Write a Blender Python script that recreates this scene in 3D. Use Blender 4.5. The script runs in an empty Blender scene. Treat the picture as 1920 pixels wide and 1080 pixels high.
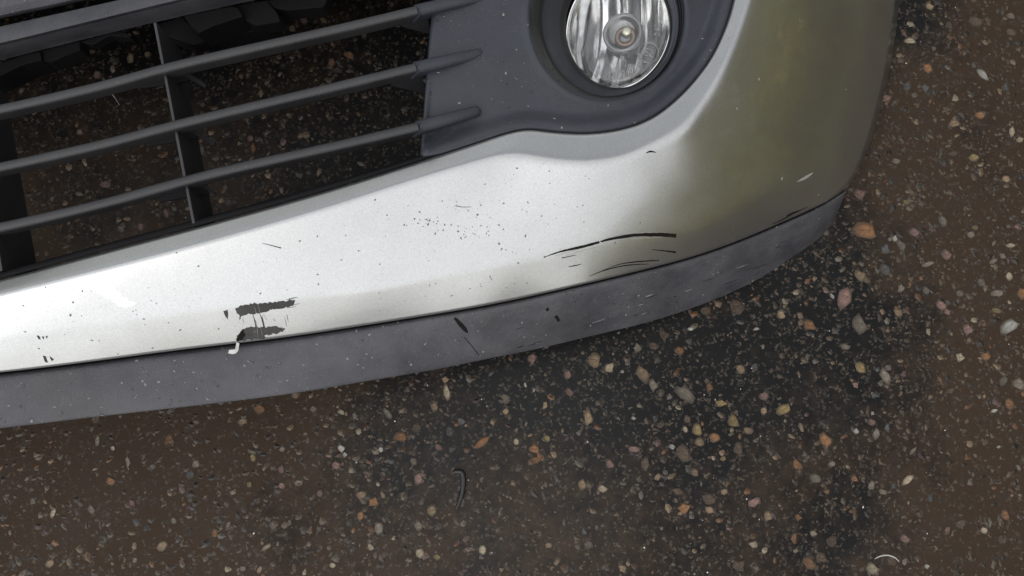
import bpy, bmesh, math, random
from mathutils import Vector, Matrix
from mathutils.bvhtree import BVHTree
from mathutils import noise as mnoise

random.seed(7)
scene = bpy.context.scene
C = scene.collection

# ------------------------------------------------------------------ camera
W, H = 1920.0, 1080.0
FPX = 1663.0
CAMZ = 0.95
PITCH = math.radians(9.0)
cam_d = bpy.data.cameras.new('camera')
cam_d.sensor_width = 36.0
cam_d.lens = 36.0 * FPX / W
cam_d.clip_start = 0.01
cam_d.clip_end = 300.0
cam = bpy.data.objects.new('camera', cam_d)
C.objects.link(cam)
cam.location = (0, 0, CAMZ)
cam.rotation_euler = (PITCH, 0, 0)
scene.camera = cam
CAM = Vector((0, 0, CAMZ))
ROT = Matrix.Rotation(PITCH, 3, 'X')

# ------------------------------------------------------------------ light
SUN_EL = math.radians(55)
SUN_AZ = Vector((-0.50, -0.87, 0)).normalized()       # towards the light, on the ground
world = bpy.data.worlds.new('World')
scene.world = world
world.use_nodes = True
wn = world.node_tree
wn.nodes.clear()
wo = wn.nodes.new('ShaderNodeOutputWorld')
wb = wn.nodes.new('ShaderNodeBackground')
ws = wn.nodes.new('ShaderNodeTexSky')
ws.sky_type = 'NISHITA'
ws.sun_disc = False
ws.sun_elevation = SUN_EL
ws.sun_rotation = math.atan2(SUN_AZ.x, SUN_AZ.y)
ws.air_density = 1.6
ws.dust_density = 1.5
ws.ozone_density = 1.0
wh = wn.nodes.new('ShaderNodeHueSaturation')
wh.inputs['Saturation'].default_value = 0.22          # cloud cover: the sky is nearly white
wn.links.new(ws.outputs[0], wh.inputs['Color'])
wn.links.new(wh.outputs[0], wb.inputs['Color'])
wb.inputs['Strength'].default_value = 0.125
wn.links.new(wb.outputs[0], wo.inputs['Surface'])

sun_d = bpy.data.lights.new('sun', 'SUN')
sun_d.energy = 1.5
sun_d.angle = math.radians(142)
sun_d.color = (1.0, 0.985, 0.96)
sun = bpy.data.objects.new('sun', sun_d)
C.objects.link(sun)
sdir = Vector((SUN_AZ.x * math.cos(SUN_EL), SUN_AZ.y * math.cos(SUN_EL), math.sin(SUN_EL)))
sun.rotation_euler = sdir.to_track_quat('Z', 'Y').to_euler()
sun.location = (0, 0, 6)

vs = scene.view_settings
vs.view_transform = 'Standard'
vs.look = 'None'
vs.exposure = 0.27
vs.gamma = 1.0
vs.use_curve_mapping = False

# ------------------------------------------------------------------ helpers
def ray(px, py):
    d = Vector(((px - W / 2) / FPX, -(py - H / 2) / FPX, -1.0))
    return ROT @ d

def P(px, py, z=0.0):
    d = ray(px, py)
    t = (z - CAM.z) / d.z
    return CAM + d * t

def on_plane(px, py, p0, n):
    d = ray(px, py)
    return CAM + d * ((p0 - CAM).dot(n) / d.dot(n))

def cr(p0, p1, p2, p3, t):
    return 0.5 * ((2 * p1) + (p2 - p0) * t + (2 * p0 - 5 * p1 + 4 * p2 - p3) * t * t + (3 * p1 - p0 - 3 * p2 + p3) * t ** 3)

def spline(keys, n):
    """keys: list of equal-length tuples; n samples per span (Catmull-Rom)."""
    out = []
    m = len(keys)
    for i in range(m - 1):
        k0 = keys[max(i - 1, 0)]; k1 = keys[i]; k2 = keys[i + 1]; k3 = keys[min(i + 2, m - 1)]
        for j in range(n):
            t = j / n
            out.append(tuple(cr(a, b, c, d, t) for a, b, c, d in zip(k0, k1, k2, k3)))
    out.append(tuple(keys[-1]))
    return out

def smooth_rows(rows, it, lo=0, hi=None):
    """average every value of the rows along the list, ends kept."""
    hi = hi or len(rows)
    for _ in range(it):
        new = list(rows)
        for i in range(max(lo, 1), min(hi, len(rows) - 1)):
            new[i] = tuple(0.25 * a + 0.5 * b + 0.25 * c for a, b, c in zip(rows[i - 1], rows[i], rows[i + 1]))
        rows = new
    return rows

def mesh_obj(name, verts, faces, mat=None, parent=None, smooth=True):
    me = bpy.data.meshes.new(name)
    me.from_pydata([tuple(v) for v in verts], [], faces)
    me.update()
    if smooth:
        me.polygons.foreach_set('use_smooth', [True] * len(me.polygons))
    if mat:
        me.materials.append(mat)
    o = bpy.data.objects.new(name, me)
    C.objects.link(o)
    if parent is not None:
        o.parent = parent
        o.matrix_parent_inverse = Matrix.Identity(4)
    return o

def grid_faces(nu, nv, flip=False, base=0):
    f = []
    for i in range(nu - 1):
        for j in range(nv - 1):
            a = base + i * nv + j; b = a + 1; c = a + nv + 1; d = a + nv
            f.append((a, d, c, b) if flip else (a, b, c, d))
    return f

def fix_normals(o):
    bm = bmesh.new(); bm.from_mesh(o.data)
    bmesh.ops.remove_doubles(bm, verts=bm.verts, dist=1e-6)
    bmesh.ops.recalc_face_normals(bm, faces=bm.faces)
    bm.to_mesh(o.data); bm.free()

def face_up(o):
    """turn an open sheet so that most of it faces upwards."""
    s = sum(p.normal.z * p.area for p in o.data.polygons)
    if s < 0:
        o.data.flip_normals()

# the bumper is symmetrical: everything is mirrored over its middle plane
MID = P(-185, 560, 0.22)
LAT = Vector((1.0, 0.15, 0.0)).normalized()
def mirror(v):
    return v - LAT * (2 * (v - MID).dot(LAT))

def snap(p, i, n):
    """ease the first n samples of a half on to the middle plane so that both halves meet."""
    w = max(0.0, 1.0 - i / n)
    return p - LAT * ((p - MID).dot(LAT) * w)

def mirrored_copy(o, parent):
    """a mirror-image copy of a part (own mesh) for the other half of the bumper."""
    me = o.data.copy()
    for v in me.vertices:
        v.co = mirror(v.co)
    me.flip_normals()
    c = o.copy(); c.data = me
    C.objects.link(c)
    c.parent = parent
    for ch in list(o.children):
        mirrored_copy(ch, c)
    return c

# ------------------------------------------------------------------ materials
def mat_new(name):
    m = bpy.data.materials.new(name); m.use_nodes = True
    nt = m.node_tree
    b = nt.nodes['Principled BSDF']
    return m, nt, b

def N(nt, t, **kw):
    n = nt.nodes.new(t)
    for k, v in kw.items():
        if k in n.inputs: n.inputs[k].default_value = v
        else: setattr(n, k, v)
    return n

def ramp(nt, stops, interp='LINEAR'):
    r = nt.nodes.new('ShaderNodeValToRGB')
    r.color_ramp.interpolation = interp
    e = r.color_ramp.elements
    while len(e) < len(stops): e.new(0.5)
    for k, (p, c) in enumerate(stops):
        e[k].position = p
        e[k].color = (c, c, c, 1) if isinstance(c, (int, float)) else (*c, 1)
    return r

def coords(nt):
    return nt.nodes.new('ShaderNodeTexCoord').outputs['Object']

# silver metallic paint under a clear coat, slightly dusty
def make_silver():
    m, nt, b = mat_new('silver_paint')
    co = coords(nt)
    fl = N(nt, 'ShaderNodeTexVoronoi', Scale=1500.0)
    nt.links.new(co, fl.inputs['Vector'])
    r1 = ramp(nt, [(0.0, (0.430, 0.433, 0.430)), (1.0, (0.545, 0.548, 0.545))])
    nt.links.new(fl.outputs['Color'], r1.inputs[0])
    n1 = N(nt, 'ShaderNodeTexNoise', Scale=26.0, Detail=6.0, Roughness=0.62)
    nt.links.new(co, n1.inputs['Vector'])
    dust = ramp(nt, [(0.45, 0.0), (0.78, 0.22)])
    nt.links.new(n1.outputs['Fac'], dust.inputs[0])
    mix = N(nt, 'ShaderNodeMix', data_type='RGBA')
    mix.inputs[7].default_value = (0.40, 0.395, 0.38, 1)
    nt.links.new(dust.outputs[0], mix.inputs[0])
    nt.links.new(r1.outputs[0], mix.inputs[6])
    nt.links.new(mix.outputs[2], b.inputs['Base Color'])
    b.inputs['Metallic'].default_value = 0.93
    rr = ramp(nt, [(0.3, 0.28), (0.8, 0.37)])
    nt.links.new(n1.outputs['Fac'], rr.inputs[0])
    nt.links.new(rr.outputs[0], b.inputs['Roughness'])
    b.inputs['Coat Weight'].default_value = 1.0
    n2 = N(nt, 'ShaderNodeTexNoise', Scale=60.0, Detail=4.0)
    nt.links.new(co, n2.inputs['Vector'])
    cr_ = ramp(nt, [(0.35, 0.04), (0.75, 0.20)])
    nt.links.new(n2.outputs['Fac'], cr_.inputs[0])
    nt.links.new(cr_.outputs[0], b.inputs['Coat Roughness'])
    bp = N(nt, 'ShaderNodeBump', Strength=0.05, Distance=0.001)
    n3 = N(nt, 'ShaderNodeTexNoise', Scale=420.0, Detail=3.0)
    nt.links.new(co, n3.inputs['Vector'])
    nt.links.new(n3.outputs['Fac'], bp.inputs['Height'])
    nt.links.new(bp.outputs[0], b.inputs['Normal'])
    return m

def make_plastic(name, c1, c2, rough=0.5, grain=0.25, dusty=0.25, spec=0.5):
    m, nt, b = mat_new(name)
    co = coords(nt)
    n1 = N(nt, 'ShaderNodeTexNoise', Scale=18.0, Detail=8.0, Roughness=0.7)
    nt.links.new(co, n1.inputs['Vector'])
    r1 = ramp(nt, [(0.3, c1), (0.72, c2)])
    nt.links.new(n1.outputs['Fac'], r1.inputs[0])
    n2 = N(nt, 'ShaderNodeTexNoise', Scale=420.0, Detail=3.0, Roughness=0.6)
    nt.links.new(co, n2.inputs['Vector'])
    sp = ramp(nt, [(0.66, 0.0), (0.74, dusty)])
    nt.links.new(n2.outputs['Fac'], sp.inputs[0])
    mix = N(nt, 'ShaderNodeMix', data_type='RGBA')
    mix.inputs[7].default_value = (0.30, 0.28, 0.25, 1)
    nt.links.new(sp.outputs[0], mix.inputs[0])
    nt.links.new(r1.outputs[0], mix.inputs[6])
    film = N(nt, 'ShaderNodeTexNoise', Scale=7.0, Detail=7.0, Roughness=0.7)
    nt.links.new(co, film.inputs['Vector'])
    fr_ = ramp(nt, [(0.50, 0.0), (0.75, 0.45)])
    nt.links.new(film.outputs['Fac'], fr_.inputs[0])
    mixf = N(nt, 'ShaderNodeMix', data_type='RGBA')
    mixf.inputs[7].default_value = (0.055, 0.046, 0.036, 1)
    fs__ = N(nt, 'ShaderNodeMath', operation='MULTIPLY'); fs__.inputs[1].default_value = min(1.0, dusty * 2.5)
    nt.links.new(fr_.outputs[0], fs__.inputs[0]); nt.links.new(fs__.outputs[0], mixf.inputs[0])
    nt.links.new(mix.outputs[2], mixf.inputs[6])
    nt.links.new(mixf.outputs[2], b.inputs['Base Color'])
    rr = ramp(nt, [(0.3, rough - 0.1), (0.7, rough + 0.12)])
    nt.links.new(n1.outputs['Fac'], rr.inputs[0])
    nt.links.new(rr.outputs[0], b.inputs['Roughness'])
    b.inputs['Specular IOR Level'].default_value = spec
    n3 = N(nt, 'ShaderNodeTexVoronoi', Scale=900.0)
    nt.links.new(co, n3.inputs['Vector'])
    bp = N(nt, 'ShaderNodeBump', Strength=grain, Distance=0.0006)
    nt.links.new(n3.outputs['Distance'], bp.inputs['Height'])
    nt.links.new(bp.outputs[0], b.inputs['Normal'])
    return m

def make_simple(name, col, rough=0.5, metal=0.0, trans=0.0, ior=1.5):
    m, nt, b = mat_new(name)
    co = coords(nt)
    n1 = N(nt, 'ShaderNodeTexNoise', Scale=120.0, Detail=5.0)
    nt.links.new(co, n1.inputs['Vector'])
    r1 = ramp(nt, [(0.3, tuple(c * 0.88 for c in col)), (0.7, tuple(min(c * 1.08, 1) for c in col))])
    nt.links.new(n1.outputs['Fac'], r1.inputs[0])
    nt.links.new(r1.outputs[0], b.inputs['Base Color'])
    b.inputs['Roughness'].default_value = rough
    b.inputs['Metallic'].default_value = metal
    b.inputs['Transmission Weight'].default_value = trans
    b.inputs['IOR'].default_value = ior
    return m

M = {}
M['silver'] = make_silver()
M['lip'] = make_plastic('grey_black_plastic', (0.036, 0.036, 0.044), (0.092, 0.091, 0.100), 0.50, 0.4, 0.45, 0.45)
M['panel'] = make_plastic('slate_plastic', (0.025, 0.028, 0.037), (0.043, 0.047, 0.058), 0.50, 0.35, 0.12, 0.4)
M['bar'] = make_plastic('bar_plastic', (0.024, 0.024, 0.026), (0.042, 0.042, 0.044), 0.42, 0.2, 0.15, 0.45)
M['black'] = make_plastic('black_plastic', (0.005, 0.005, 0.006), (0.010, 0.010, 0.011), 0.75, 0.2, 0.03, 0.2)
M['rim'] = make_plastic('lamp_rim_plastic', (0.009, 0.009, 0.010), (0.016, 0.016, 0.017), 0.45, 0.15, 0.10, 0.35)
M['glass'] = make_simple('lamp_glass', (0.97, 0.98, 0.98), 0.015, 0, 1.0, 1.49)
M['frost'] = make_simple('moulded_glass', (0.9, 0.9, 0.9), 0.22, 0, 0.95, 1.49)
M['water'] = make_simple('rain_water', (0.97, 0.98, 0.98), 0.02, 0, 1.0, 1.33)
M['chrome'] = make_simple('reflector_chrome', (0.74, 0.74, 0.74), 0.16, 1.0)
M['bright'] = make_simple('bright_trim', (0.80, 0.80, 0.80), 0.12, 1.0)
M['shield'] = make_simple('bulb_shield_metal', (0.20, 0.20, 0.20), 0.16, 1.0)
M['copper'] = make_simple('copper', (0.24, 0.16, 0.12), 0.4, 1.0)
M['brass'] = make_simple('pale_brass', (0.62, 0.60, 0.46), 0.30, 1.0)
M['bare'] = make_plastic('bare_primer_plastic', (0.022, 0.022, 0.022), (0.095, 0.09, 0.092), 0.65, 0.5, 0.5, 0.25)
M['scratch'] = make_plastic('dark_scratch', (0.003, 0.003, 0.0025), (0.018, 0.016, 0.013), 0.75, 0.2, 0.05, 0.12)
M['glint'] = make_simple('bright_glint', (0.92, 0.92, 0.91), 0.30, 1.0)  # highlight on the silver face, put into a bright colour
M['scuffg'] = make_simple('grey_scuff', (0.30, 0.29, 0.27), 0.5)
M['silt'] = make_simple('pale_speck', (0.24, 0.22, 0.19), 0.7)  # brightness of drops put into an opaque pale colour; also kerb marks
M['grime'] = make_simple('grime', (0.16, 0.15, 0.14), 0.8)
M['flake'] = make_simple('paint_flake', (0.55, 0.55, 0.53), 0.5)
M['rubber'] = make_simple('black_scrap', (0.013, 0.013, 0.013), 0.4)
M['hair'] = make_simple('pale_strand', (0.40, 0.39, 0.36), 0.5)

def make_asphalt():
    m, nt, b = mat_new('wet_asphalt')
    co = coords(nt)
    big = N(nt, 'ShaderNodeTexNoise', Scale=2.6, Detail=4.0, Roughness=0.6)
    nt.links.new(co, big.inputs['Vector'])
    fine = N(nt, 'ShaderNodeTexNoise', Scale=55.0, Detail=8.0, Roughness=0.72)
    nt.links.new(co, fine.inputs['Vector'])
    add = N(nt, 'ShaderNodeMath', operation='MULTIPLY_ADD')
    add.inputs[1].default_value = 0.55
    nt.links.new(fine.outputs['Fac'], add.inputs[0])
    nt.links.new(big.outputs['Fac'], add.inputs[2])
    # a shallow wet run crosses the ground, dry brown silt lies on both sides of it
    sx_ = nt.nodes.new('ShaderNodeSeparateXYZ'); nt.links.new(co, sx_.inputs[0])
    ax = N(nt, 'ShaderNodeMath', operation='SUBTRACT'); ax.inputs[1].default_value = 0.13
    nt.links.new(sx_.outputs['X'], ax.inputs[0])
    ab = N(nt, 'ShaderNodeMath', operation='ABSOLUTE'); nt.links.new(ax.outputs[0], ab.inputs[0])
    wob_ = N(nt, 'ShaderNodeMath', operation='MULTIPLY_ADD'); wob_.inputs[1].default_value = 0.45
    nt.links.new(big.outputs['Fac'], wob_.inputs[0])
    # darker silt-free ground up left: shade behind the grille, put into the colour
    ymax = N(nt, 'ShaderNodeMath', operation='MAXIMUM'); ymax.inputs[1].default_value = 0.0
    nt.links.new(sx_.outputs['Y'], ymax.inputs[0])
    xl = N(nt, 'ShaderNodeMapRange'); xl.inputs[1].default_value = 0.12; xl.inputs[2].default_value = -0.1; xl.inputs[3].default_value = 0.0; xl.inputs[4].default_value = -1.5
    nt.links.new(sx_.outputs['X'], xl.inputs[0])
    grille_shade = N(nt, 'ShaderNodeMath', operation='MULTIPLY_ADD')
    nt.links.new(ymax.outputs[0], grille_shade.inputs[0]); nt.links.new(xl.outputs[0], grille_shade.inputs[1]); nt.links.new(ab.outputs[0], grille_shade.inputs[2])
    nt.links.new(grille_shade.outputs[0], wob_.inputs[2])
    dry = N(nt, 'ShaderNodeMapRange', interpolation_type='SMOOTHSTEP'); dry.inputs[1].default_value = 0.42; dry.inputs[2].default_value = 0.66
    nt.links.new(wob_.outputs[0], dry.inputs[0])
    dadd = N(nt, 'ShaderNodeMath', operation='MULTIPLY_ADD'); dadd.inputs[1].default_value = 0.34
    nt.links.new(dry.outputs[0], dadd.inputs[0]); nt.links.new(add.outputs[0], dadd.inputs[2])
    silt = ramp(nt, [(0.74, 0.0), (0.98, 1.0)])
    nt.links.new(dadd.outputs[0], silt.inputs[0])
    inv = N(nt, 'ShaderNodeMath', operation='SUBTRACT'); inv.inputs[0].default_value = 1.0
    nt.links.new(dry.outputs[0], inv.inputs[1])
    pd = N(nt, 'ShaderNodeVectorMath', operation='DISTANCE'); pd.inputs[1].default_value = (-0.01, -0.04, 0)
    nt.links.new(co, pd.inputs[0])
    pf = N(nt, 'ShaderNodeMapRange', interpolation_type='SMOOTHSTEP'); pf.inputs[1].default_value = 0.05; pf.inputs[2].default_value = 0.26; pf.inputs[3].default_value = 0.42; pf.inputs[4].default_value = 0.10
    nt.links.new(pd.outputs['Value'], pf.inputs[0])
    cw = N(nt, 'ShaderNodeMath', operation='MULTIPLY'); nt.links.new(pf.outputs[0], cw.inputs[1])
    nt.links.new(inv.outputs[0], cw.inputs[0]); nt.links.new(cw.outputs[0], b.inputs['Coat Weight'])
    b.inputs['Coat Roughness'].default_value = 0.22
    b.inputs['Coat IOR'].default_value = 1.33
    # binder and brown silt
    mixb = N(nt, 'ShaderNodeMix', data_type='RGBA')
    mixb.inputs[6].default_value = (0.0075, 0.0075, 0.0077, 1)
    mixb.inputs[7].default_value = (0.040, 0.0262, 0.0170, 1)
    nt.links.new(silt.outputs[0], mixb.inputs[0])
    # fine grit of many colours
    wn_ = N(nt, 'ShaderNodeTexNoise', Scale=190.0, Detail=2.0)
    nt.links.new(co, wn_.inputs['Vector'])
    wv = N(nt, 'ShaderNodeVectorMath', operation='MULTIPLY_ADD'); wv.inputs[1].default_value = (0.010, 0.010, 0.0)
    nt.links.new(wn_.outputs['Color'], wv.inputs[0]); nt.links.new(co, wv.inputs[2])
    v1 = N(nt, 'ShaderNodeTexVoronoi', Scale=300.0)
    nt.links.new(wv.outputs[0], v1.inputs['Vector'])
    sep = nt.nodes.new('ShaderNodeSeparateColor')
    nt.links.new(v1.outputs['Color'], sep.inputs[0])
    gc = ramp(nt, [(0.0, (0.03, 0.028, 0.025)), (0.5, (0.055, 0.045, 0.036)), (0.8, (0.075, 0.058, 0.044)), (0.97, (0.13, 0.105, 0.08))])
    nt.links.new(sep.outputs[0], gc.inputs[0])
    gm = ramp(nt, [(0.50, 0.0), (0.60, 0.8)])
    nt.links.new(sep.outputs[1], gm.inputs[0])
    inside = ramp(nt, [(0.36, 1.0), (0.56, 0.0)])
    nt.links.new(v1.outputs['Distance'], inside.inputs[0])
    mm = N(nt, 'ShaderNodeMath', operation='MULTIPLY')
    nt.links.new(gm.outputs[0], mm.inputs[0]); nt.links.new(inside.outputs[0], mm.inputs[1])
    mixg = N(nt, 'ShaderNodeMix', data_type='RGBA')
    nt.links.new(mm.outputs[0], mixg.inputs[0])
    nt.links.new(mixb.outputs[2], mixg.inputs[6]); nt.links.new(gc.outputs[0], mixg.inputs[7])
    nt.links.new(mixg.outputs[2], b.inputs['Base Color'])
    wet = N(nt, 'ShaderNodeTexNoise', Scale=9.0, Detail=5.0, Roughness=0.6)
    nt.links.new(co, wet.inputs['Vector'])
    rr = ramp(nt, [(0.38, 0.40), (0.62, 0.70)])
    nt.links.new(wet.outputs['Fac'], rr.inputs[0])
    nt.links.new(rr.outputs[0], b.inputs['Roughness'])
    b.inputs['Specular IOR Level'].default_value = 0.11
    h1 = N(nt, 'ShaderNodeMath', operation='MULTIPLY_ADD')
    h1.inputs[1].default_value = -0.5
    nt.links.new(v1.outputs['Distance'], h1.inputs[0]); nt.links.new(fine.outputs['Fac'], h1.inputs[2])
    bp = N(nt, 'ShaderNodeBump', Strength=0.35, Distance=0.0009)
    nt.links.new(h1.outputs[0], bp.inputs['Height'])
    nt.links.new(bp.outputs[0], b.inputs['Normal'])
    return m

def make_stone(name, source):
    m, nt, b = mat_new(name)
    co = coords(nt)
    n1 = N(nt, 'ShaderNodeTexNoise', Scale=300.0 if source == 'attr' else 2.2, Detail=5.0, Roughness=0.7)
    nt.links.new(co, n1.inputs['Vector'])
    if source == 'attr':
        col = N(nt, 'ShaderNodeVertexColor', layer_name='tint').outputs['Color']
    else:
        col = nt.nodes.new('ShaderNodeObjectInfo').outputs['Color']
    r = ramp(nt, [(0.30, 0.38), (0.70, 1.15)])
    nt.links.new(n1.outputs['Fac'], r.inputs[0])
    mul = N(nt, 'ShaderNodeMix', data_type='RGBA', blend_type='MULTIPLY')
    mul.inputs[0].default_value = 1.0
    nt.links.new(col, mul.inputs[6]); nt.links.new(r.outputs[0], mul.inputs[7])
    if source == 'attr':
        nt.links.new(mul.outputs[2], b.inputs['Base Color'])
    else:
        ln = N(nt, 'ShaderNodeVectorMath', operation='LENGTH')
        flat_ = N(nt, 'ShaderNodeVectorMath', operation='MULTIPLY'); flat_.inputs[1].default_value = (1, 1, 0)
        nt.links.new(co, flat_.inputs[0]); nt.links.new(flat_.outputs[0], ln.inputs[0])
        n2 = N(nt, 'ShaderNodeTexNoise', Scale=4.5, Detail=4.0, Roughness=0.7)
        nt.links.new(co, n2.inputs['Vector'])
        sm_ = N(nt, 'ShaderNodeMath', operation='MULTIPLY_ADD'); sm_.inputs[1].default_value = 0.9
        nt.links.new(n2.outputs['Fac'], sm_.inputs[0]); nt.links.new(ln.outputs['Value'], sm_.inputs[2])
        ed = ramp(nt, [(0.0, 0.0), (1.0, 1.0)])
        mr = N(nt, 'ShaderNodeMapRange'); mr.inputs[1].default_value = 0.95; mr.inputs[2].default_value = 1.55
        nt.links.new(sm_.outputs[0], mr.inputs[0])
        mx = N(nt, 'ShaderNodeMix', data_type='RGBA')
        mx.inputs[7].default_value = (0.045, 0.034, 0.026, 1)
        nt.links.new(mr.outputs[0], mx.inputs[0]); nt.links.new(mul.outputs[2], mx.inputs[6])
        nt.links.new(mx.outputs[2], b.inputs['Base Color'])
    b.inputs['Roughness'].default_value = 0.45
    b.inputs['Specular IOR Level'].default_value = 0.45
    bp = N(nt, 'ShaderNodeBump', Strength=0.4, Distance=0.1 if source != 'attr' else 0.0005)
    nt.links.new(n1.outputs['Fac'], bp.inputs['Height'])
    nt.links.new(bp.outputs[0], b.inputs['Normal'])
    return m

M['asphalt'] = make_asphalt()
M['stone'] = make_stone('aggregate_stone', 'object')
M['grit'] = make_stone('aggregate_grit', 'attr')
M['leaf'] = make_simple('hedge_leaf', (0.215, 0.235, 0.006), 0.6)
M['leaf2'] = make_simple('hedge_leaf_brown', (0.66, 0.50, 0.02), 0.6)
M['twig'] = make_simple('hedge_twig', (0.06, 0.045, 0.03), 0.8)

# ------------------------------------------------------------------ ground
gv, gf = [], []
xs = [-40, -8, -2, -1, 1, 2, 8, 40]
for i, x in enumerate(xs):
    for y in xs:
        gv.append((x, y, 0))
ground = mesh_obj('ground', gv, grid_faces(len(xs), len(xs), flip=True), M['asphalt'], smooth=False)
ground['kind'] = 'structure'
ground['label'] = 'wet dark asphalt with coloured stones set in it'
face_up(ground)

# ------------------------------------------------------------------ bumper
bumper = bpy.data.objects.new('car_bumper', None)
C.objects.link(bumper)
bumper['label'] = 'scuffed silver front bumper with fog lamp lying face up on wet asphalt'
bumper['category'] = 'car bumper'
bumper.empty_display_size = 0.1

# key sections: R1 opening edge, R2 upper crease, R3 lower crease, R4 outer edge (pixels), z2, drops 2>3, 3>4, lip edge pixel, lip z
K = [
 ((-185,573),(-185,600),(-185,657),(-185,714),.236,.013,.020,(-185,820),.179),
 ((0,527),(0,552),(0,637),(0,698),.232,.016,.022,(0,802),.173),
 ((200,473),(200,503),(180,608),(167,678),.228,.021,.025,(180,780),.164),
 ((400,420),(400,451),(365,582),(340,655),.224,.026,.028,(360,760),.153),
 ((607,362),(600,394),(555,556),(520,634),.219,.031,.029,(545,737),.139),
 ((760,313),(748,346),(700,541),(680,610),.214,.036,.029,(700,711),.122),
 ((880,275),(870,309),(810,518),(800,591),.211,.038,.031,(818,691),.098),
 ((973,245),(955,289),(900,501),(895,575),.208,.038,.031,(915,671),.085),
 ((1030,249),(1025,299),(980,488),(985,557),.205,.039,.033,(1010,652),.070),
 ((1100,253),(1095,305),(1080,472),(1090,533),.202,.042,.027,(1118,626),.053),
 ((1173,243),(1165,296),(1180,455),(1190,509),.198,.045,.029,(1225,600),.036),
 ((1230,219),(1225,269),(1275,430),(1290,483),.195,.050,.033,(1330,564),.020),
 ((1280,178),(1282,238),(1360,400),(1380,452),.192,.058,.038,(1418,524),.009),
 ((1313,140),(1320,188),(1430,365),(1463,417),.189,.070,.047,(1495,474),.004),
 ((1336,107),(1348,143),(1485,320),(1530,387),.187,.080,.048,(1550,432),.003),
 ((1352,75),(1368,100),(1528,272),(1583,355),.185,.093,.050,(1581,372),.006),
 ((1363,48),(1383,62),(1560,205),(1618,290),.183,.098,.052,None,None),
 ((1372,20),(1397,20),(1583,125),(1646,195),.181,.101,.053,None,None),
 ((1380,-15),(1409,-20),(1598,45),(1664,112),.179,.102,.054,None,None),
 ((1386,-60),(1417,-70),(1608,-40),(1677,30),.177,.101,.054,None,None),
 ((1386,-110),(1418,-125),(1612,-140),(1686,-60),.176,.100,.054,None,None),
 ((1378,-160),(1408,-185),(1600,-250),(1690,-175),.176,.095,.054,None,None),
 ((1345,-205),(1370,-240),(1530,-360),(1680,-310),.180,.080,.060,None,None),
 ((1290,-235),(1300,-275),(1390,-425),(1590,-440),.186,.060,.060,None,None),
 ((1200,-250),(1200,-292),(1230,-440),(1390,-505),.193,.050,.075,None,None),
 ((1000,-240),(1000,-282),(1000,-425),(1080,-505),.203,.050,.090,None,None),
 ((700,-195),(700,-237),(700,-385),(720,-465),.214,.050,.100,None,None),
 ((300,-110),(300,-150),(300,-310),(300,-390),.226,.050,.105,None,None),
 ((-185,-10),(-185,-50),(-185,-220),(-185,-310),.236,.050,.105,None,None),
]
NS = 8
flat = [tuple(k[0]) + tuple(k[1]) + tuple(k[2]) + tuple(k[3]) + (k[4], k[5], k[6]) for k in K]
dense = spline(flat, NS)
dense = smooth_rows(dense, 10)
NST = len(dense)
I_CORNER = 15 * NS

def lerp(a, b, t): return a + (b - a) * t

def skin_section(i):
    d = dense[i]
    r1 = (d[0], d[1]); r2 = (d[2], d[3]); r3 = (d[4], d[5]); r4 = (d[6], d[7])
    z2, d23, d34 = d[8:11]
    z3 = z2 - d23; z4 = z3 - d34
    u = i / NS
    wing = min(max((u - 8.5) / 5.0, 0), 1); wing = wing * wing * (3 - 2 * wing)
    top = min(max((u - 21.0) / 3.0, 0), 1)
    wing *= (1 - 0.6 * top)
    side_ = min(max((u - 10.0) / 4.5, 0), 1); side_ = side_ * side_ * (3 - 2 * side_)
    z1 = z2 - lerp(0.0115, 0.0085, side_)
    p1 = P(*r1, z1)
    inn = (Vector(r1) - Vector(r2)).normalized()
    p0 = P(r1[0] + inn.x * 2, r1[1] + inn.y * 2, z1 - 0.004)
    p00 = P(r1[0] + inn.x * 2.5, r1[1] + inn.y * 2.5, z1 - 0.025)
    pts = [(p00, 1), (p0, 2)]
    n12 = 8
    p2 = P(*r2, z2)
    for k in range(n12):
        pts.append((p1.lerp(p2, k / n12), n12))
    # face, slightly crowned, bending down strongly on the wing
    n23 = 30
    for k in range(n23):
        s = k / n23
        px = lerp(r2[0], r3[0], s); py = lerp(r2[1], r3[1], s)
        a = lerp(0.80, 0.62, wing)
        z = z2 - d23 * (a * s + (1 - a) * s * s)
        pts.append((P(px, py, z), n23))
    n34 = 16
    for k in range(n34 + 1):
        s = k / n34
        px = lerp(r3[0], r4[0], s); py = lerp(r3[1], r4[1], s)
        a = lerp(0.92, 0.70, wing)
        z = z3 - d34 * (a * s + (1 - a) * s * s)
        pts.append((P(px, py, z), n34))
    pts = [p for p, _ in pts]
    # round the creases
    it = int(lerp(2, 26, wing))
    for q in range(max(it, 2)):
        new = list(pts)
        lo = 3 if q < 3 else 14
        for j in range(lo, len(pts) - 2):
            new[j] = pts[j - 1] * 0.25 + pts[j] * 0.5 + pts[j + 1] * 0.25
        pts = new
    # return edge: a tight roll under, then inwards
    out = (Vector(r4) - Vector(r3)).normalized()
    if u < 14.5:
        pts.append(P(r4[0] + out.x * 1.0, r4[1] + out.y * 1.0, z4 - 0.0025))
        pts.append(P(r4[0] - out.x * 5.0, r4[1] - out.y * 5.0, z4 - 0.0045))
    else:
        # rolled flange of the wheel arch
        zf = max(z4 - 0.010, 0.012)
        e = lerp(2, 9, min((u - 14.5) / 2.0, 1))
        pts.append(P(r4[0] - out.x * e * .15, r4[1] - out.y * e * .15, z4 - 0.006))
        pts.append(P(r4[0] + out.x * e, r4[1] + out.y * e, max(zf - 0.002, 0.004)))
    return pts

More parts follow.
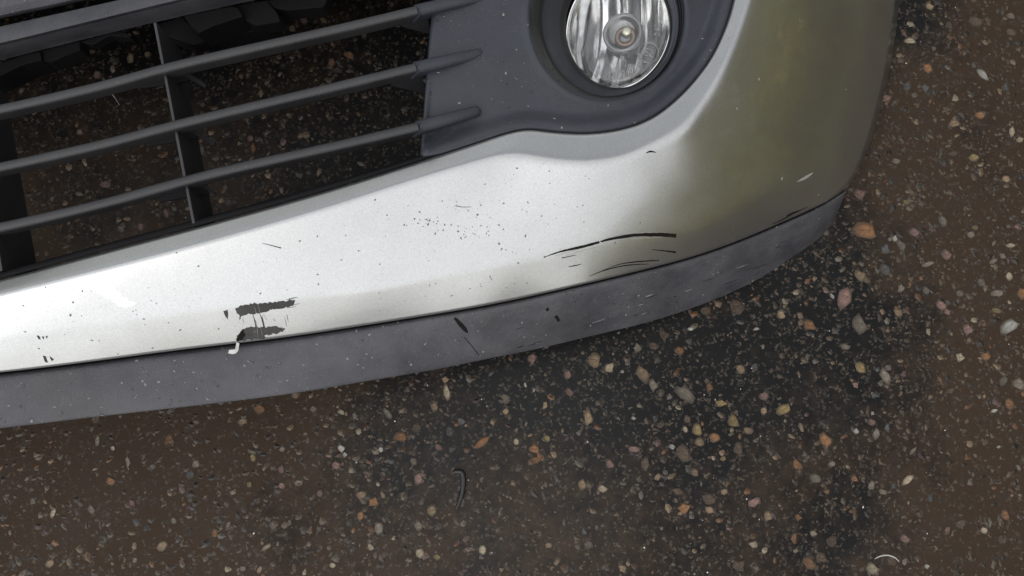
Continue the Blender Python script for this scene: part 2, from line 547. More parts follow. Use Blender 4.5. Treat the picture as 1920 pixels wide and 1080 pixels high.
secs = [skin_section(i) for i in range(NST)]
NV = len(secs[0])
secs = [[snap(snap(p, i, NS), NST - 1 - i, NS) for p in sec] for i, sec in enumerate(secs)]
half = [p for s in secs for p in s]
verts = list(half)
faces = grid_faces(NST, NV)
off = len(verts)
verts += [mirror(p) for p in half]
faces += grid_faces(NST, NV, flip=True, base=off)
skin = mesh_obj('bumper_skin', verts, faces, M['silver'], bumper)
skin['label'] = 'silver painted bumper skin with scratches and chips'
fix_normals(skin); face_up(skin)
def solid(o, t, offset=-1):
    m = o.modifiers.new('thick', 'SOLIDIFY'); m.thickness = t; m.offset = offset
    return o
solid(skin, 0.0025)

# ------------------------------------------------------------------ lip
lipk = [tuple(k[2]) + tuple(k[3]) + (k[4] - k[5] - k[6],) + tuple(k[7]) + (k[8],) for k in K if k[7]]
lipd = smooth_rows(spline(lipk, NS), 6)
lv = []
for n, d in enumerate(lipd):
    r3 = Vector(d[0:2]); r4 = Vector(d[2:4]); z4 = d[4]; r6 = Vector(d[5:7]); z6 = d[7]
    out = (r6 - r4); L = max(out.length, 1e-3); out = out / L
    o34 = (r4 - r3).normalized()
    row = []
    row.append(P(r4.x - o34.x * 12, r4.y - o34.y * 12, z4 - 0.022))
    row.append(P(r4.x + o34.x * 3.0, r4.y + o34.y * 3.0, z4 - 0.018))
    row.append(P(r4.x + o34.x * 4.5, r4.y + o34.y * 4.5, z4 - 0.0085))
    zt = z4 - 0.007
    nn = 14
    for k in range(1, nn + 1):
        s = k / nn
        q = (r4 + o34 * 5.5).lerp(r6, s)
        a = 0.72
        z = zt - (zt - z6) * (a * s + (1 - a) * s * s)
        wob = 0.0006 * mnoise.noise(Vector((n * 0.09, s * 2.2, 3.0)))
        row.append(P(q.x, q.y, z + wob))
    # rounded edge, then back underneath; the deep last rows are unseen, added to block light
    for (e, dz) in ((1.5, .002), (1.5, .005), (-3, .0075), (-16, .008), (-30, .02), (-34, .07)):
        q = r6 + out * e
        row.append(P(q.x, q.y, max(z6 - dz, 0.0005)))
    lv.append(row)
nl = len(lv[0])
lv = [[snap(p, i, NS) for p in row] for i, row in enumerate(lv)]
half = [p for r in lv for p in r]
verts = half + [mirror(p) for p in half]
faces = grid_faces(len(lv), nl) + grid_faces(len(lv), nl, flip=True, base=len(half))
lip = mesh_obj('lower_lip', verts, faces, M['lip'], bumper)
lip['label'] = 'dull grey black plastic lip along the bottom edge'
fix_normals(lip); face_up(lip); solid(lip, 0.002)

# ------------------------------------------------------------------ fog lamp surround
def r1_at(i):
    d = dense[i]
    u_ = min(max((i / NS - 10.0) / 4.5, 0), 1); u_ = u_ * u_ * (3 - 2 * u_)
    return Vector((d[0], d[1])), d[8] - lerp(0.0115, 0.0085, u_), (Vector((d[0], d[1])) - Vector((d[2], d[3]))).normalized()
poly = []   # (pixel, z, ridge weight)
i0 = next(i for i in range(NST) if dense[i][0] > 792)
i1 = 25 * NS + 5
for i in range(i0, i1):
    p, z, inn = r1_at(i)
    q = p + inn * 3.0
    wgt = 1.0 if i < 22 * NS else 0.4
    poly.append((q, z - 0.003, wgt))
zl = poly[-1][1]; zb = poly[0][1]
left = [(832, -205), (826, -120), (818, -40), (811, 20), (805, 80), (800, 140), (796, 200), (791, 260), (788, 298)]
for k, q in enumerate(left):
    s = k / (len(left) - 1)
    poly.append((Vector(q), lerp(zl, zb, s) - 0.004, 0.0))
CL = Vector((1138, 32))          # middle of the lamp recess
RIM = (147, 157)
N_A = 220
def hit_poly(ang):
    d = Vector((math.cos(ang), math.sin(ang)))
    best = None
    for k in range(len(poly)):
        a, za, wa = poly[k]; b, zb_, wb_ = poly[(k + 1) % len(poly)]
        e = b - a
        den = d.x * e.y - d.y * e.x
        if abs(den) < 1e-9: continue
        ac = a - CL
        t = (ac.x * e.y - ac.y * e.x) / den
        s = (ac.x * d.y - ac.y * d.x) / den
        if t > 0 and -1e-6 <= s <= 1 + 1e-6:
            if best is None or t < best[0]:
                best = (t, lerp(za, zb_, s), lerp(wa, wb_, s))
    return best
angs = [2 * math.pi * k / N_A for k in range(N_A)]
for q, _, _ in poly[-len(left):]:
    angs.append(math.atan2((q - CL).y, (q - CL).x) % (2 * math.pi))
q0 = Vector((973, 247)); angs.append(math.atan2((q0 - CL).y, (q0 - CL).x) % (2 * math.pi))
angs = sorted(set(round(a, 6) for a in angs))
def panel_z(px, py):
    # gently crowned plane of the surround
    return 0.197 - 1.0e-7 * max(px - 800, 0) ** 2 - 0.00001 * (py - 100)
EDGE = [(q, z) for q, z, w in poly if w > 0]
def surf_z(q):
    dd, ze = min(((q - e).length_squared, z) for e, z in EDGE)
    dd = math.sqrt(dd)
    sm = min(max((dd - 12) / 26.0, 0), 1); sm = sm * sm * (3 - 2 * sm)
    far = min(max((dd - 30) / 120.0, 0), 1); far = far * far * (3 - 2 * far)
    pz = panel_z(q.x, q.y) - 0.003 - 0.005 * (1 - far)
    return lerp(ze + 0.0008, pz, sm)
rows = []
for a in angs:
    t, zb_, wgt = hit_poly(a)
    d = Vector((math.cos(a), math.sin(a)))
    rr = 1.0 / math.sqrt((d.x / RIM[0]) ** 2 + (d.y / RIM[1]) ** 2)
    row = []
    # from the boundary inwards
    bz = zb_
    row.append((CL + d * (t + 1.0), bz - (0.03 if wgt > 0 else 0.10)))  # left edge: unseen deep wall added to keep light from the grille ground
    row.append((CL + d * (t + 1.0), bz - 0.0045))
    row.append((CL + d * t, bz - 0.001))
    row.append((CL + d * (t - 4), bz + 0.0004))
    r_in = t - 4
    for k in range(1, 25):
        sx = (k / 24) ** 1.15
        q = CL + d * lerp(r_in, rr + 10, sx)
        row.append((q, surf_z(q)))
    rim_z = surf_z(CL + d * (rr + 10))
    row.append((CL + d * (rr + 4), rim_z + 0.0012))
    row.append((CL + d * (rr), rim_z + 0.0005))
    row.append((CL + d * (rr - 3), rim_z - 0.004))
    rows.append([P(q.x, q.y, z) for q, z in row])
npn = len(rows[0])
verts = [p for r in rows for p in r]
faces = []
for i in range(len(rows)):
    j2 = (i + 1) % len(rows)
    for j in range(npn - 1):
        faces.append((i * npn + j, i * npn + j + 1, j2 * npn + j + 1, j2 * npn + j))
surround = mesh_obj('fog_lamp_surround', verts, faces, M['panel'], bumper)
surround['label'] = 'slate grey plastic surround of the fog lamp'
fix_normals(surround); face_up(surround)

# lamp plane: the lens is a round glass tilted in its recess
LC = Vector((1158, 52)); LRX, LRY = 98.0, 113.0
L0 = P(LC.x, LC.y, 0.147)
LN = Vector((-0.30, -0.10, 1.0)).normalized()
def lamp(px, py, dz=0.0):
    return on_plane(px, py, L0 + LN * dz, LN)
def ell(c, rx, ry, a):
    return c.x + rx * math.cos(a), c.y + ry * math.sin(a)
# rim: the dark stepped ring between surround and lens
NR = 96
ringrows = []
steps = [(0.0, None), (0.10, -0.010), (0.26, -0.016), (0.34, -0.012), (0.48, -0.014), (0.60, -0.019), (0.86, -0.0235), (0.95, -0.022), (1.02, -0.026)]
for k in range(NR):
    a = 2 * math.pi * k / NR
    ex = Vector(ell(CL, RIM[0] - 2, RIM[1] - 2, a)); lx = Vector(ell(LC, LRX, LRY, a))
    zr = surf_z(CL + (ex - CL) * 1.08) - 0.004
    pl = lamp(lx.x, lx.y, 0.0)
    row = []
    for s, dz in steps:
        q = ex.lerp(lx, s)
        z = lerp(zr, pl.z + 0.001, s ** 0.8)
        bump = {0.10: 0.002, 0.26: -0.004, 0.34: 0.001, 0.48: 0.003, 0.60: 0.0, 0.86: 0.0, 0.95: 0.002}.get(s, 0)
        row.append(P(q.x, q.y, z + bump))
    ringrows.append(row)
nq = len(steps)
verts = [p for r in ringrows for p in r]
faces = []
for i in range(NR):
    j2 = (i + 1) % NR
    for j in range(nq - 1):
        faces.append((i * nq + j, i * nq + j + 1, j2 * nq + j + 1, j2 * nq + j))
rim = mesh_obj('lamp_rim', verts, faces, M['rim'], surround)
rim.data.materials.append(M['panel'])
for pi, pp in enumerate(rim.data.polygons):
    if pi % (nq - 1) in (3, 4, 5): pp.material_index = 1
fix_normals(rim); face_up(rim)
md = rim.modifiers.new('sub', 'SUBSURF'); md.levels = 1; md.render_levels = 2

# reflector bowl with upright flutes
lx_ax = (lamp(LC.x + 50, LC.y) - lamp(LC.x, LC.y)).normalized()
ly_ax = LN.cross(lx_ax).normalized()
RL = (lamp(LC.x, LC.y + LRY) - L0).length * 0.985
RXL = (lamp(LC.x + LRX, LC.y) - L0).length * 0.985
def LP(u, v, d):
    """lamp space: u, v in lens radii, d metres along the lens axis."""
    return L0 + lx_ax * (u * RXL) + ly_ax * (v * RL) + LN * d
bowl = []
nb, na = 22, 96
for i in range(nb + 1):
    r = 0.16 + 0.84 * i / nb
    for k in range(na):
        a = 2 * math.pi * k / na
        u, v = r * math.cos(a), r * math.sin(a)
        dep = -0.040 * (1 - r * r) - 0.004
        fl = 0.0042 * abs(math.sin(u * 8.0 + 0.6)) * min(1, (1 - r) * 6)
        bowl.append(LP(u, v, dep + fl))
faces = []
for i in range(nb):
    for k in range(na):
        k2 = (k + 1) % na
        faces.append((i * na + k, i * na + k2, (i + 1) * na + k2, (i + 1) * na + k))
faces.append(tuple(range(na)))
lamp_o = mesh_obj('fog_lamp', bowl, faces, M['chrome'], bumper)
lamp_o['label'] = 'round clear fog lamp with fluted chrome reflector'
fix_normals(lamp_o); face_up(lamp_o)

def disc_solid(name, prof, mat, parent, n=64):
    """closed lathe in lamp space: prof = [(r, d)] from axis to axis."""
    vs_, fs_ = [], []
    for r, d in prof:
        for k in range(n):
            a = 2 * math.pi * k / n
            vs_.append(LP(r * math.cos(a), r * math.sin(a), d))
    for i in range(len(prof) - 1):
        for k in range(n):
            k2 = (k + 1) % n
            fs_.append((i * n + k, i * n + k2, (i + 1) * n + k2, (i + 1) * n + k))
    o = mesh_obj(name, vs_, fs_, mat, parent)
    fix_normals(o)
    return o
lens_prof = [(0.002, 0.0085)] + [(r, 0.0085 - 0.0070 * r * r) for r in (0.2, 0.4, 0.6, 0.75, 0.86, 0.93)] + \
            [(0.965, 0.0012), (0.99, -0.0005), (1.0, -0.003), (0.985, -0.0045), (0.955, -0.0035)] + \
            [(r, 0.0050 - 0.0072 * r * r) for r in (0.93, 0.86, 0.7, 0.5, 0.3)] + [(0.002, 0.005)]
lens = disc_solid('lens', lens_prof, M['glass'], lamp_o, 80)
# chrome edge round the glass
band_prof = [(0.985, -0.004), (1.035, -0.004), (1.04, -0.0015), (1.025, 0.0002), (1.0, -0.0025), (0.985, -0.004)]
band = disc_solid('lamp_trim_ring', band_prof, M['bright'], lamp_o, 80)
# bulb shield, a little off the middle, with copper and brass behind it
def off_disc(name, cu, cv, prof, mat, parent, n=40, tilt=(0, 0)):
    vs_, fs_ = [], []
    for r, d in prof:
        for k in range(n):
            a = 2 * math.pi * k / n
            x, y = r * math.cos(a), r * math.sin(a)
            vs_.append(L0 + lx_ax * (cu * RXL + x) + ly_ax * (cv * RL + y) + LN * (d + x * tilt[0] + y * tilt[1]))
    for i in range(len(prof) - 1):
        for k in range(n):
            k2 = (k + 1) % n
            fs_.append((i * n + k, i * n + k2, (i + 1) * n + k2, (i + 1) * n + k))
    o = mesh_obj(name, vs_, fs_, mat, parent)
    fix_normals(o)
    return o
cu, cv = 0.09, -0.06
sh_prof = [(q_ * 1.08, d_) for q_, d_ in [(0.0003, -0.0105), (0.006, -0.0102), (0.0105, -0.0088), (0.0130, -0.0075), (0.0145, -0.0045), (0.0165, -0.0035), (0.0178, -0.0050), (0.0180, -0.012), (0.0172, -0.030)]]
shield = off_disc('bulb_shield', cu, cv, sh_prof, M['shield'], lamp_o)
ring1 = off_disc('copper_ring', cu + 0.05, cv - 0.05, [(0.0052, -0.0078), (0.0075, -0.0066), (0.0095, -0.0066), (0.0100, -0.0078), (0.0075, -0.0095), (0.0052, -0.0078)], M['copper'], shield, 32)
ring2 = off_disc('brass_cap', cu + 0.06, cv + 0.04, [(0.0003, -0.0056), (0.0035, -0.0058), (0.0050, -0.0072), (0.0055, -0.0092)], M['brass'], shield, 24)
# stalk of the shield
vs_ = []
for (r, w) in ((0.24, 0.0016), (0.62, 0.0016)):
    for sx in (-1, 1):
        for d in (-0.012, -0.016):
            vs_.append(LP(cu, -r, d if r < .5 else d - 0.012) + lx_ax * (sx * w))
stalk = mesh_obj('shield_stalk', vs_, [(0, 2, 3, 1), (4, 5, 7, 6), (0, 4, 6, 2), (1, 3, 7, 5), (0, 1, 5, 4), (2, 6, 7, 3)], M['shield'], shield, smooth=False)

# moulded lettering on the glass
def lens_front(r2):
    return 0.0085 - 0.0070 * r2 if r2 < 0.87 else 0.0022
def text_on_lens(txt, u, v, size, rot, mat, parent, name='moulded_lettering', arc=None):
    cu_ = bpy.data.curves.new('t', 'FONT'); cu_.body = txt; cu_.size = size
    cu_.align_x = 'CENTER'; cu_.align_y = 'CENTER'; cu_.extrude = 0.0004; cu_.resolution_u = 3
    to = bpy.data.objects.new('t', cu_); C.objects.link(to)
    dg = bpy.context.evaluated_depsgraph_get()
    me = bpy.data.meshes.new_from_object(to.evaluated_get(dg))
    bpy.data.objects.remove(to); bpy.data.curves.remove(cu_)
    ca, sa = math.cos(rot), math.sin(rot)
    for vt in me.vertices:
        x, y, z = vt.co
        if arc:
            ang = arc + x / (0.82 * RL)
            rad = 0.82 - y / RL
            uu, vv = rad * math.sin(ang), -rad * math.cos(ang)
        else:
            uu = u + (x * ca - y * sa) / RXL; vv = v + (x * sa + y * ca) / RL
        vt.co = LP(uu, vv, lens_front(uu * uu + vv * vv) + z + 0.0002)
    me.name = name
    me.materials.append(mat)
    o = bpy.data.objects.new(name, me); C.objects.link(o); o.parent = parent
    return o
text_on_lens('N 89210240', 0, 0, 0.0085, 0, M['frost'], lens, arc=0.05)
text_on_lens('2400K', 0.80, 0.02, 0.0085, math.pi / 2, M['frost'], lens)
text_on_lens('E2', 0.66, -0.44, 0.0100, -0.2, M['frost'], lens)
circ = []
nq_ = 40
cc = Vector((0.66, -0.44))
vs_, fs_ = [], []
for k in range(nq_):
    a = 2 * math.pi * k / nq_
    for rr_, dd in ((0.0088, 0.0), (0.0086, 0.0007), (0.0098, 0.0007), (0.0100, 0.0)):
        uu = cc.x + rr_ * math.cos(a) / RXL; vv = cc.y + rr_ * math.sin(a) / RL
        vs_.append(LP(uu, vv, lens_front(uu * uu + vv * vv) + dd))
for k in range(nq_):
    k2 = (k + 1) % nq_
    for j in range(3):
        fs_.append((k * 4 + j, k2 * 4 + j, k2 * 4 + j + 1, k * 4 + j + 1))
mk = mesh_obj('moulded_circle', vs_, fs_, M['frost'], lens)
fix_normals(mk)

# ------------------------------------------------------------------ grille
def tube(name, path, rad, depth, mat, parent, n=14, tip=False):
    """path: list of Vectors. rounded front, thin blade behind (a bar seen from the front)."""
    vs_, fs_ = [], []
    m = len(path)
    nv = None
    for i, p in enumerate(path):
        t = (path[min(i + 1, m - 1)] - path[max(i - 1, 0)]).normalized()
        up = Vector((0, 0, 1))
        side = t.cross(up).normalized()
        nrm = side.cross(t).normalized()
        r = rad[i] if isinstance(rad, list) else rad
        dp = depth[i] if isinstance(depth, list) else depth
        prof = []
        for k in range(n + 1):
            a = math.pi * (-0.12) + math.pi * 1.24 * k / n
            prof.append((math.cos(a) * r, math.sin(a) * r * 0.9))
        prof.append((-r * 0.45, -r * 0.9 - dp)); prof.append((r * 0.45, -r * 0.9 - dp))
        nv = len(prof)
        for x, y in prof:
            vs_.append(p + side * x + nrm * y)
    for i in range(m - 1):
        for j in range(nv):
            j2 = (j + 1) % nv
            fs_.append((i * nv + j, i * nv + j2, (i + 1) * nv + j2, (i + 1) * nv + j))
    fs_.append(tuple(range(nv))); fs_.append(tuple((m - 1) * nv + j for j in range(nv)))
    o = mesh_obj(name, vs_, fs_, mat, parent)
    fix_normals(o)
    sm = o.modifiers.new('edge', 'EDGE_SPLIT'); sm.split_angle = math.radians(50)
    return o

bars = [
 [(-185,246),(0,207),(200,160),(300,131),(433,100),(640,54),(782,20)],
 [(-185,356),(0,315),(200,270),(317,238),(500,194),(640,161),(780,127)],
 [(-185,470),(0,428),(200,381),(367,334),(500,303),(640,272),(784,238)],
]
tips = [[(783,20),(830,9),(880,-1),(912,-8)], [(781,127),(830,116),(870,107),(905,98)], [(785,238),(830,226),(870,215),(899,207)]]
bar_objs = []
for bi, b in enumerate(bars):
    pts = smooth_rows(spline([tuple(map(float, q)) for q in b], 10), 6)
    n = len(pts)
    path = [P(x, y, lerp(0.222, 0.203, max(0, (x + 185)) / 970.0)) for x, y in pts]
    path = [snap(p, i, 10) for i, p in enumerate(path)]
    full = [mirror(p) for p in reversed(path[1:])] + path
    full = [tuple(v) for v in full]
    full = [Vector(v) for v in smooth_rows(full, 12)]
    o = tube('grille_bar', full, 0.0043, 0.012, M['bar'], bumper)
    bar_objs.append(o)
    # the sleeve that carries the bar on the surround: a tapering rib
    tp = smooth_rows(spline([tuple(map(float, q)) for q in tips[bi]], 6), 2)
    tp = [(tp[0][0] - 2.0, tp[0][1] + 0.5)] + tp
    m_ = len(tp)
    tpath, trad = [], []
    for k, (x, y) in enumerate(tp):
        s = k / (m_ - 1)
        tpath.append(P(x, y, lerp(0.2035, panel_z(x, y) - 0.0075, s ** 1.15)))
        trad.append(lerp(0.0057, 0.0046, s ** 2) * (1 if k < m_ - 1 else 0.45))
    r_ = tube('bar_socket', tpath, trad, 0.010, M['panel'], surround)

def box_from(name, pts8, mat, parent, bevel=0.0):
    f = [(0, 1, 2, 3), (7, 6, 5, 4), (0, 4, 5, 1), (1, 5, 6, 2), (2, 6, 7, 3), (3, 7, 4, 0)]
    o = mesh_obj(name, pts8, f, mat, parent, smooth=False)
    fix_normals(o)
    if bevel:
        m = o.modifiers.new('b', 'BEVEL'); m.width = bevel; m.segments = 2
    return o

def strut(a, b, za, zb, depth=0.060, w=0.0013):
    A, B = P(*a, za), P(*b, zb)
    t = (B - A).normalized()
    side = t.cross(Vector((0, 0, 1))).normalized()
    dn = Vector((0, 0, -1))
    return box_from('grille_strut', [A + side * w, A - side * w, B - side * w, B + side * w,
                     A + side * w + dn * depth, A - side * w + dn * depth, B - side * w + dn * depth, B + side * w + dn * depth], M['bar'], bumper, 0.0006)
st1 = strut((290, 42), (364, 424), 0.208, 0.208)
st2 = strut((-63, 128), (2, 508), 0.213, 0.213)
# gussets stiffening the joints of bar and strut
def gusset(pix, z, parent):
    top = [P(x, y, z) for x, y in pix]
    bot = [p + Vector((0, 0, -0.002)) for p in top]
    n = len(pix)
    f = [tuple(range(n)), tuple(range(2 * n - 1, n - 1, -1))] + [(k, (k + 1) % n, n + (k + 1) % n, n + k) for k in range(n)]
    o = mesh_obj('gusset', top + bot, f, M['black'], parent, smooth=False)
    fix_normals(o)
for (gx, gy, k) in ((335, 132, 1), (352, 240, 1), (372, 344, 0.6)):
    gusset([(gx - 12, gy - 2), (gx + 4, gy - 4), (gx + 52 * k, gy + 26 * k), (gx + 50 * k, gy + 33 * k)], 0.196, st1)
    gusset([(gx - 85, gy + 18), (gx + 12, gy - 2), (gx + 18, gy + 20), (gx - 70, gy + 34)], 0.182, st1)
for o in (st1, st2):
    mirrored_copy(o, bumper)

# black frame of the opening, running just inside the silver edge
fr = []
for i in range(0, i0 + 3):
    p, z, inn = r1_at(i)
    row = [P(*(p + inn * 4), z - 0.016), P(*(p + inn * 4), z - 0.0045), P(*(p + inn * 9), z - 0.004), P(*(p + inn * 14), z - 0.007), P(*(p + inn * 16), z - 0.014), P(*(p + inn * 17), z - 0.085)]  # last row: unseen deep wall, added to darken the ground behind
    fr.append(row)
fr = [[snap(p, i, NS) for p in row] for i, row in enumerate(fr)]
half = [p for r in fr for p in r]
nf = 6
frame = mesh_obj('grille_frame', half + [mirror(p) for p in half], grid_faces(len(fr), nf) + grid_faces(len(fr), nf, flip=True, base=len(half)), M['black'], bumper)
fix_normals(frame); face_up(frame)

# beam along the top of the opening
def rowstrip(name, lines, zs, mat, parent, mirror_it=True):
    """lines: pixel polylines of equal key count, zs: heights (start, end)."""
    cols = [smooth_rows(spline([tuple(map(float, q)) for q in l], 8), 5) for l in lines]
    m = len(cols[0])
    half = []
    for i in range(m):
        s = i / (m - 1)
        for c, (za, zb) in zip(cols, zs):
            half.append(snap(P(c[i][0], c[i][1], lerp(za, zb, s)), i, 8))
    k = len(lines)
    vs_ = half + ([mirror(p) for p in half] if mirror_it else [])
    fs_ = grid_faces(m, k) + (grid_faces(m, k, flip=True, base=len(half)) if mirror_it else [])
    o = mesh_obj(name, vs_, fs_, mat, parent)
    fix_normals(o); face_up(o)
    sm = o.modifiers.new('edge', 'EDGE_SPLIT'); sm.split_angle = math.radians(28)
    return o
Tl = [(-185, 93), (0, 50), (223, 0), (500, -64), (835, -140)]
Cl = [(-185, 125), (0, 83), (192, 36), (500, -38), (830, -112)]
Bl = [(-185, 152), (0, 110), (208, 58), (500, -8), (826, -72)]
def shift(l, dx, dy): return [(x + dx, y + dy) for x, y in l]
beam = rowstrip('upper_beam', [shift(Tl, 0, 3), Tl, shift(Tl, 0, 2), shift(Cl, 0, -2), shift(Cl, 0, -1), shift(Cl, 0, 2), shift(Cl, 0, 3), Bl, shift(Bl, 0, 3), shift(Bl, 0, -6)],
                [(.17, .16), (.2135, .197), (.2145, .198), (.219, .202), (.212, .195), (.212, .195), (.2165, .200), (.180, .168), (.178, .166), (.09, .08)], M['lip'], bumper)  # low last row: unseen back wall added to shut light out
# plastic trim above it, up to the silver edge
Ul = [(-185, 77), (0, 34), (160, 0), (500, -82), (835, -158)]
topl = []
for tx in (-185, 0, 160, 500, 835):
    best = min(range(26 * NS - 8, NST), key=lambda i: abs(dense[i][0] - tx))
    p, z, inn = r1_at(best); topl.append((p + inn * 4, z))
tl = [tuple(p) for p, _ in topl]
mid1 = [(lerp(a[0], b[0], .25), lerp(a[1], b[1], .25)) for a, b in zip(Ul, tl)]
mid2 = [(lerp(a[0], b[0], .6), lerp(a[1], b[1], .6)) for a, b in zip(Ul, tl)]
trim = rowstrip('upper_trim', [shift(Ul, 1, 2), Ul, shift(Ul, -1, -5), mid1, mid2, tl], [(.17, .16), (.210, .190), (.215, .195), (.221, .199), (.224, .2), (.222, .19)], M['lip'], bumper)
# clips and tabs under the beam
def clip(pix, z, depth, parent, mat):
    top = [P(x, y, z) for x, y in pix]
    bot = [P(x, y, z - depth) for x, y in pix]
    bot = [Vector((t.x, t.y, z - depth)) for t in top]
    n = len(pix)
    f = [tuple(range(n)), tuple(range(2 * n - 1, n - 1, -1))] + [(k, (k + 1) % n, n + (k + 1) % n, n + k) for k in range(n)]
    o = mesh_obj('clip', top + bot, f, mat, parent, smooth=False)
    fix_normals(o)
    m = o.modifiers.new('b', 'BEVEL'); m.width = 0.0008; m.segments = 1
    return o
for pix, z, dp in (
    ([(-60, 150), (0, 118), (40, 104), (75, 96), (78, 112), (40, 122), (0, 142), (-50, 165)], .172, .03),
    ([(78, 94), (150, 76), (150, 92), (95, 116), (80, 114)], .168, .02),
    ([(150, 78), (210, 58), (236, 60), (245, 70), (205, 66), (172, 84)], .166, .012),
    ([(190, 86), (206, 82), (205, 86), (192, 89)], .12, .01),
    ([(344, 30), (432, 11), (446, 14), (455, 30), (400, 48), (372, 62), (358, 50)], .170, .035),
    ([(436, 10), (500, 0), (520, 24), (526, 40), (480, 48), (452, 34)], .160, .02),
    ([(365, 62), (400, 50), (520, 40), (500, 52), (440, 66), (385, 78)], .140, .03),
    ([(500, 2), (560, -14), (618, -24), (612, 4), (606, 13), (540, 19), (512, 14)], .158, .02),
    ([(292, 46), (340, 30), (372, 62), (385, 78), (362, 84), (310, 66)], .150, .02)):
    clip(pix, z, dp, beam, M['black'])
for (xa, xb, y) in ((735, 800, 38), (720, 790, 150)):
    gusset([(xa, y), (xb, y - 14), (xb + 8, y + 26), (xa + 20, y + 12)], .175, surround)

# other lamp corner
mirrored_copy(surround, bumper)
mirrored_copy(lamp_o, bumper)

# ------------------------------------------------------------------ wear, drops and a painted highlight on the surfaces
def bvh_of(o):
    me = o.data
    return BVHTree.FromPolygons([v.co for v in me.vertices], [tuple(p.vertices) for p in me.polygons])
BV = {o.name: bvh_of(o) for o in (skin, lip, surround, rim, lens)}
def cast(o, px, py):
    d = ray(px, py).normalized()
    loc, nrm, idx, dist = BV[o.name].ray_cast(CAM, d)
    if loc is None: return None
    if nrm.dot(d) > 0: nrm = -nrm
    return loc, nrm

def ribbon(name, target, path, widths, mat, lift=0.0003, jag=0.15, parent=None):
    """a mark lying on a surface: path in pixels, widths in pixels."""
    keys = [(float(x), float(y), float(w)) for (x, y), w in zip(path, widths)]
    pts = spline(keys, 8)
    vs_, fs_ = [], []
    n = 0
    for i, (x, y, w) in enumerate(pts):
        a = pts[max(i - 1, 0)]; b = pts[min(i + 1, len(pts) - 1)]
        t = Vector((b[0] - a[0], b[1] - a[1]));
        if t.length < 1e-6: t = Vector((1, 0))
        t.normalize(); s = Vector((-t.y, t.x))
        row = []
        for sg in (-1, 0, 1):
            ww = max(w, 0.25) * 0.5 * (1 + jag * random.uniform(-1, 1)) * sg
            h = cast(target, x + s.x * ww, y + s.y * ww)
            if h is None: row = None; break
            row.append(h[0] + h[1] * (lift if sg == 0 else lift * 0.35))
        if row is None: continue
        vs_ += row
        if n: 
            q = 3 * n
            fs_ += [(q - 3, q - 2, q + 1, q), (q - 2, q - 1, q + 2, q + 1)]
        n += 1
    if n < 2: return None
    o = mesh_obj(name, vs_, fs_, mat, parent or target)
    face_up(o)
    return o

def patch(name, target, outline, mat, lift=0.0003, parent=None, wob=1.2):
    """a chip or smear: outline in pixels, filled as a fan of small quads."""
    # densify and roughen
    pts = []
    m = len(outline)
    for k in range(m):
        a = Vector(outline[k]); b = Vector(outline[(k + 1) % m])
        q = max(2, int((b - a).length / 2.5))
        for j in range(q):
            p = a.lerp(b, j / q)
            pts.append(p + Vector((random.uniform(-wob, wob), random.uniform(-wob, wob))))
    bm = bmesh.new()
    vs2 = [bm.verts.new((p.x, p.y, 0)) for p in pts]
    try:
        bm.faces.new(vs2)
    except ValueError:
        pass
    bmesh.ops.triangulate(bm, faces=bm.faces[:])
    bmesh.ops.subdivide_edges(bm, edges=[e for e in bm.edges if e.calc_length() > 6], cuts=2)
    bmesh.ops.triangulate(bm, faces=bm.faces[:])
    ok = True
    for v in bm.verts:
        h = cast(target, v.co.x, v.co.y)
        if h is None: ok = False; break
        v.co = h[0] + h[1] * lift
    if not ok:
        bm.free(); return None
    me = bpy.data.meshes.new(name); bm.to_mesh(me); bm.free()
    me.materials.append(mat)
    o = bpy.data.objects.new(name, me); C.objects.link(o); o.parent = parent or target
    face_up(o)
    return o

# long arc scratches near the corner
s_ = ribbon('scratch', skin, [(1021, 482), (1050, 472), (1090, 463), (1124, 454)], [1, 3, 5, 4], M['scratch'])
s_['label'] = 'dark scratch arc'
ribbon('scratch', skin, [(1126, 453), (1150, 447), (1190, 441), (1230, 440), (1268, 442)], [3, 5, 6, 7, 7], M['scratch'])
ribbon('scratch', skin, [(1053, 484), (1062, 482), (1080, 478)], [1.6, 1.4, 0.8], M['scratch'])
ribbon('scratch', skin, [(1066, 500), (1078, 498), (1090, 495)], [0.8, 1.8, 0.8], M['scratch'])
ribbon('scratch', skin, [(1222, 468), (1245, 470), (1267, 473)], [0.8, 2.2, 3.6], M['scratch'])
ribbon('scratch', skin, [(1105, 518), (1130, 508), (1160, 500), (1190, 496), (1216, 495)], [0.8, 1.6, 2, 1.8, 1], M['scratch'])
ribbon('scratch', skin, [(1130, 507), (1160, 496), (1190, 491), (1236, 488)], [0.6, 1.2, 2.2, 1.6], M['scratch'])
ribbon('scratch', skin, [(1448, 420), (1470, 410), (1490, 399), (1514, 388)], [1, 2.2, 2.6, 1], M['scratch'])
ribbon('scratch', skin, [(1475, 405), (1485, 400), (1496, 395)], [2, 3, 1.2], M['scratch'])
ribbon('scratch', skin, [(1494, 341), (1510, 333), (1524, 324)], [1, 5, 2], M['scuffg'])
ribbon('scratch', skin, [(492, 456), (508, 460), (527, 465)], [0.8, 1.4, 2.4], M['bare'])
ribbon('scratch', skin, [(852, 386), (866, 388), (884, 388)], [0.8, 1.2, 0.8], M['bare'])
ribbon('scratch', skin, [(1211, 287), (1220, 284), (1230, 286)], [1, 3.4, 1], M['scratch'])
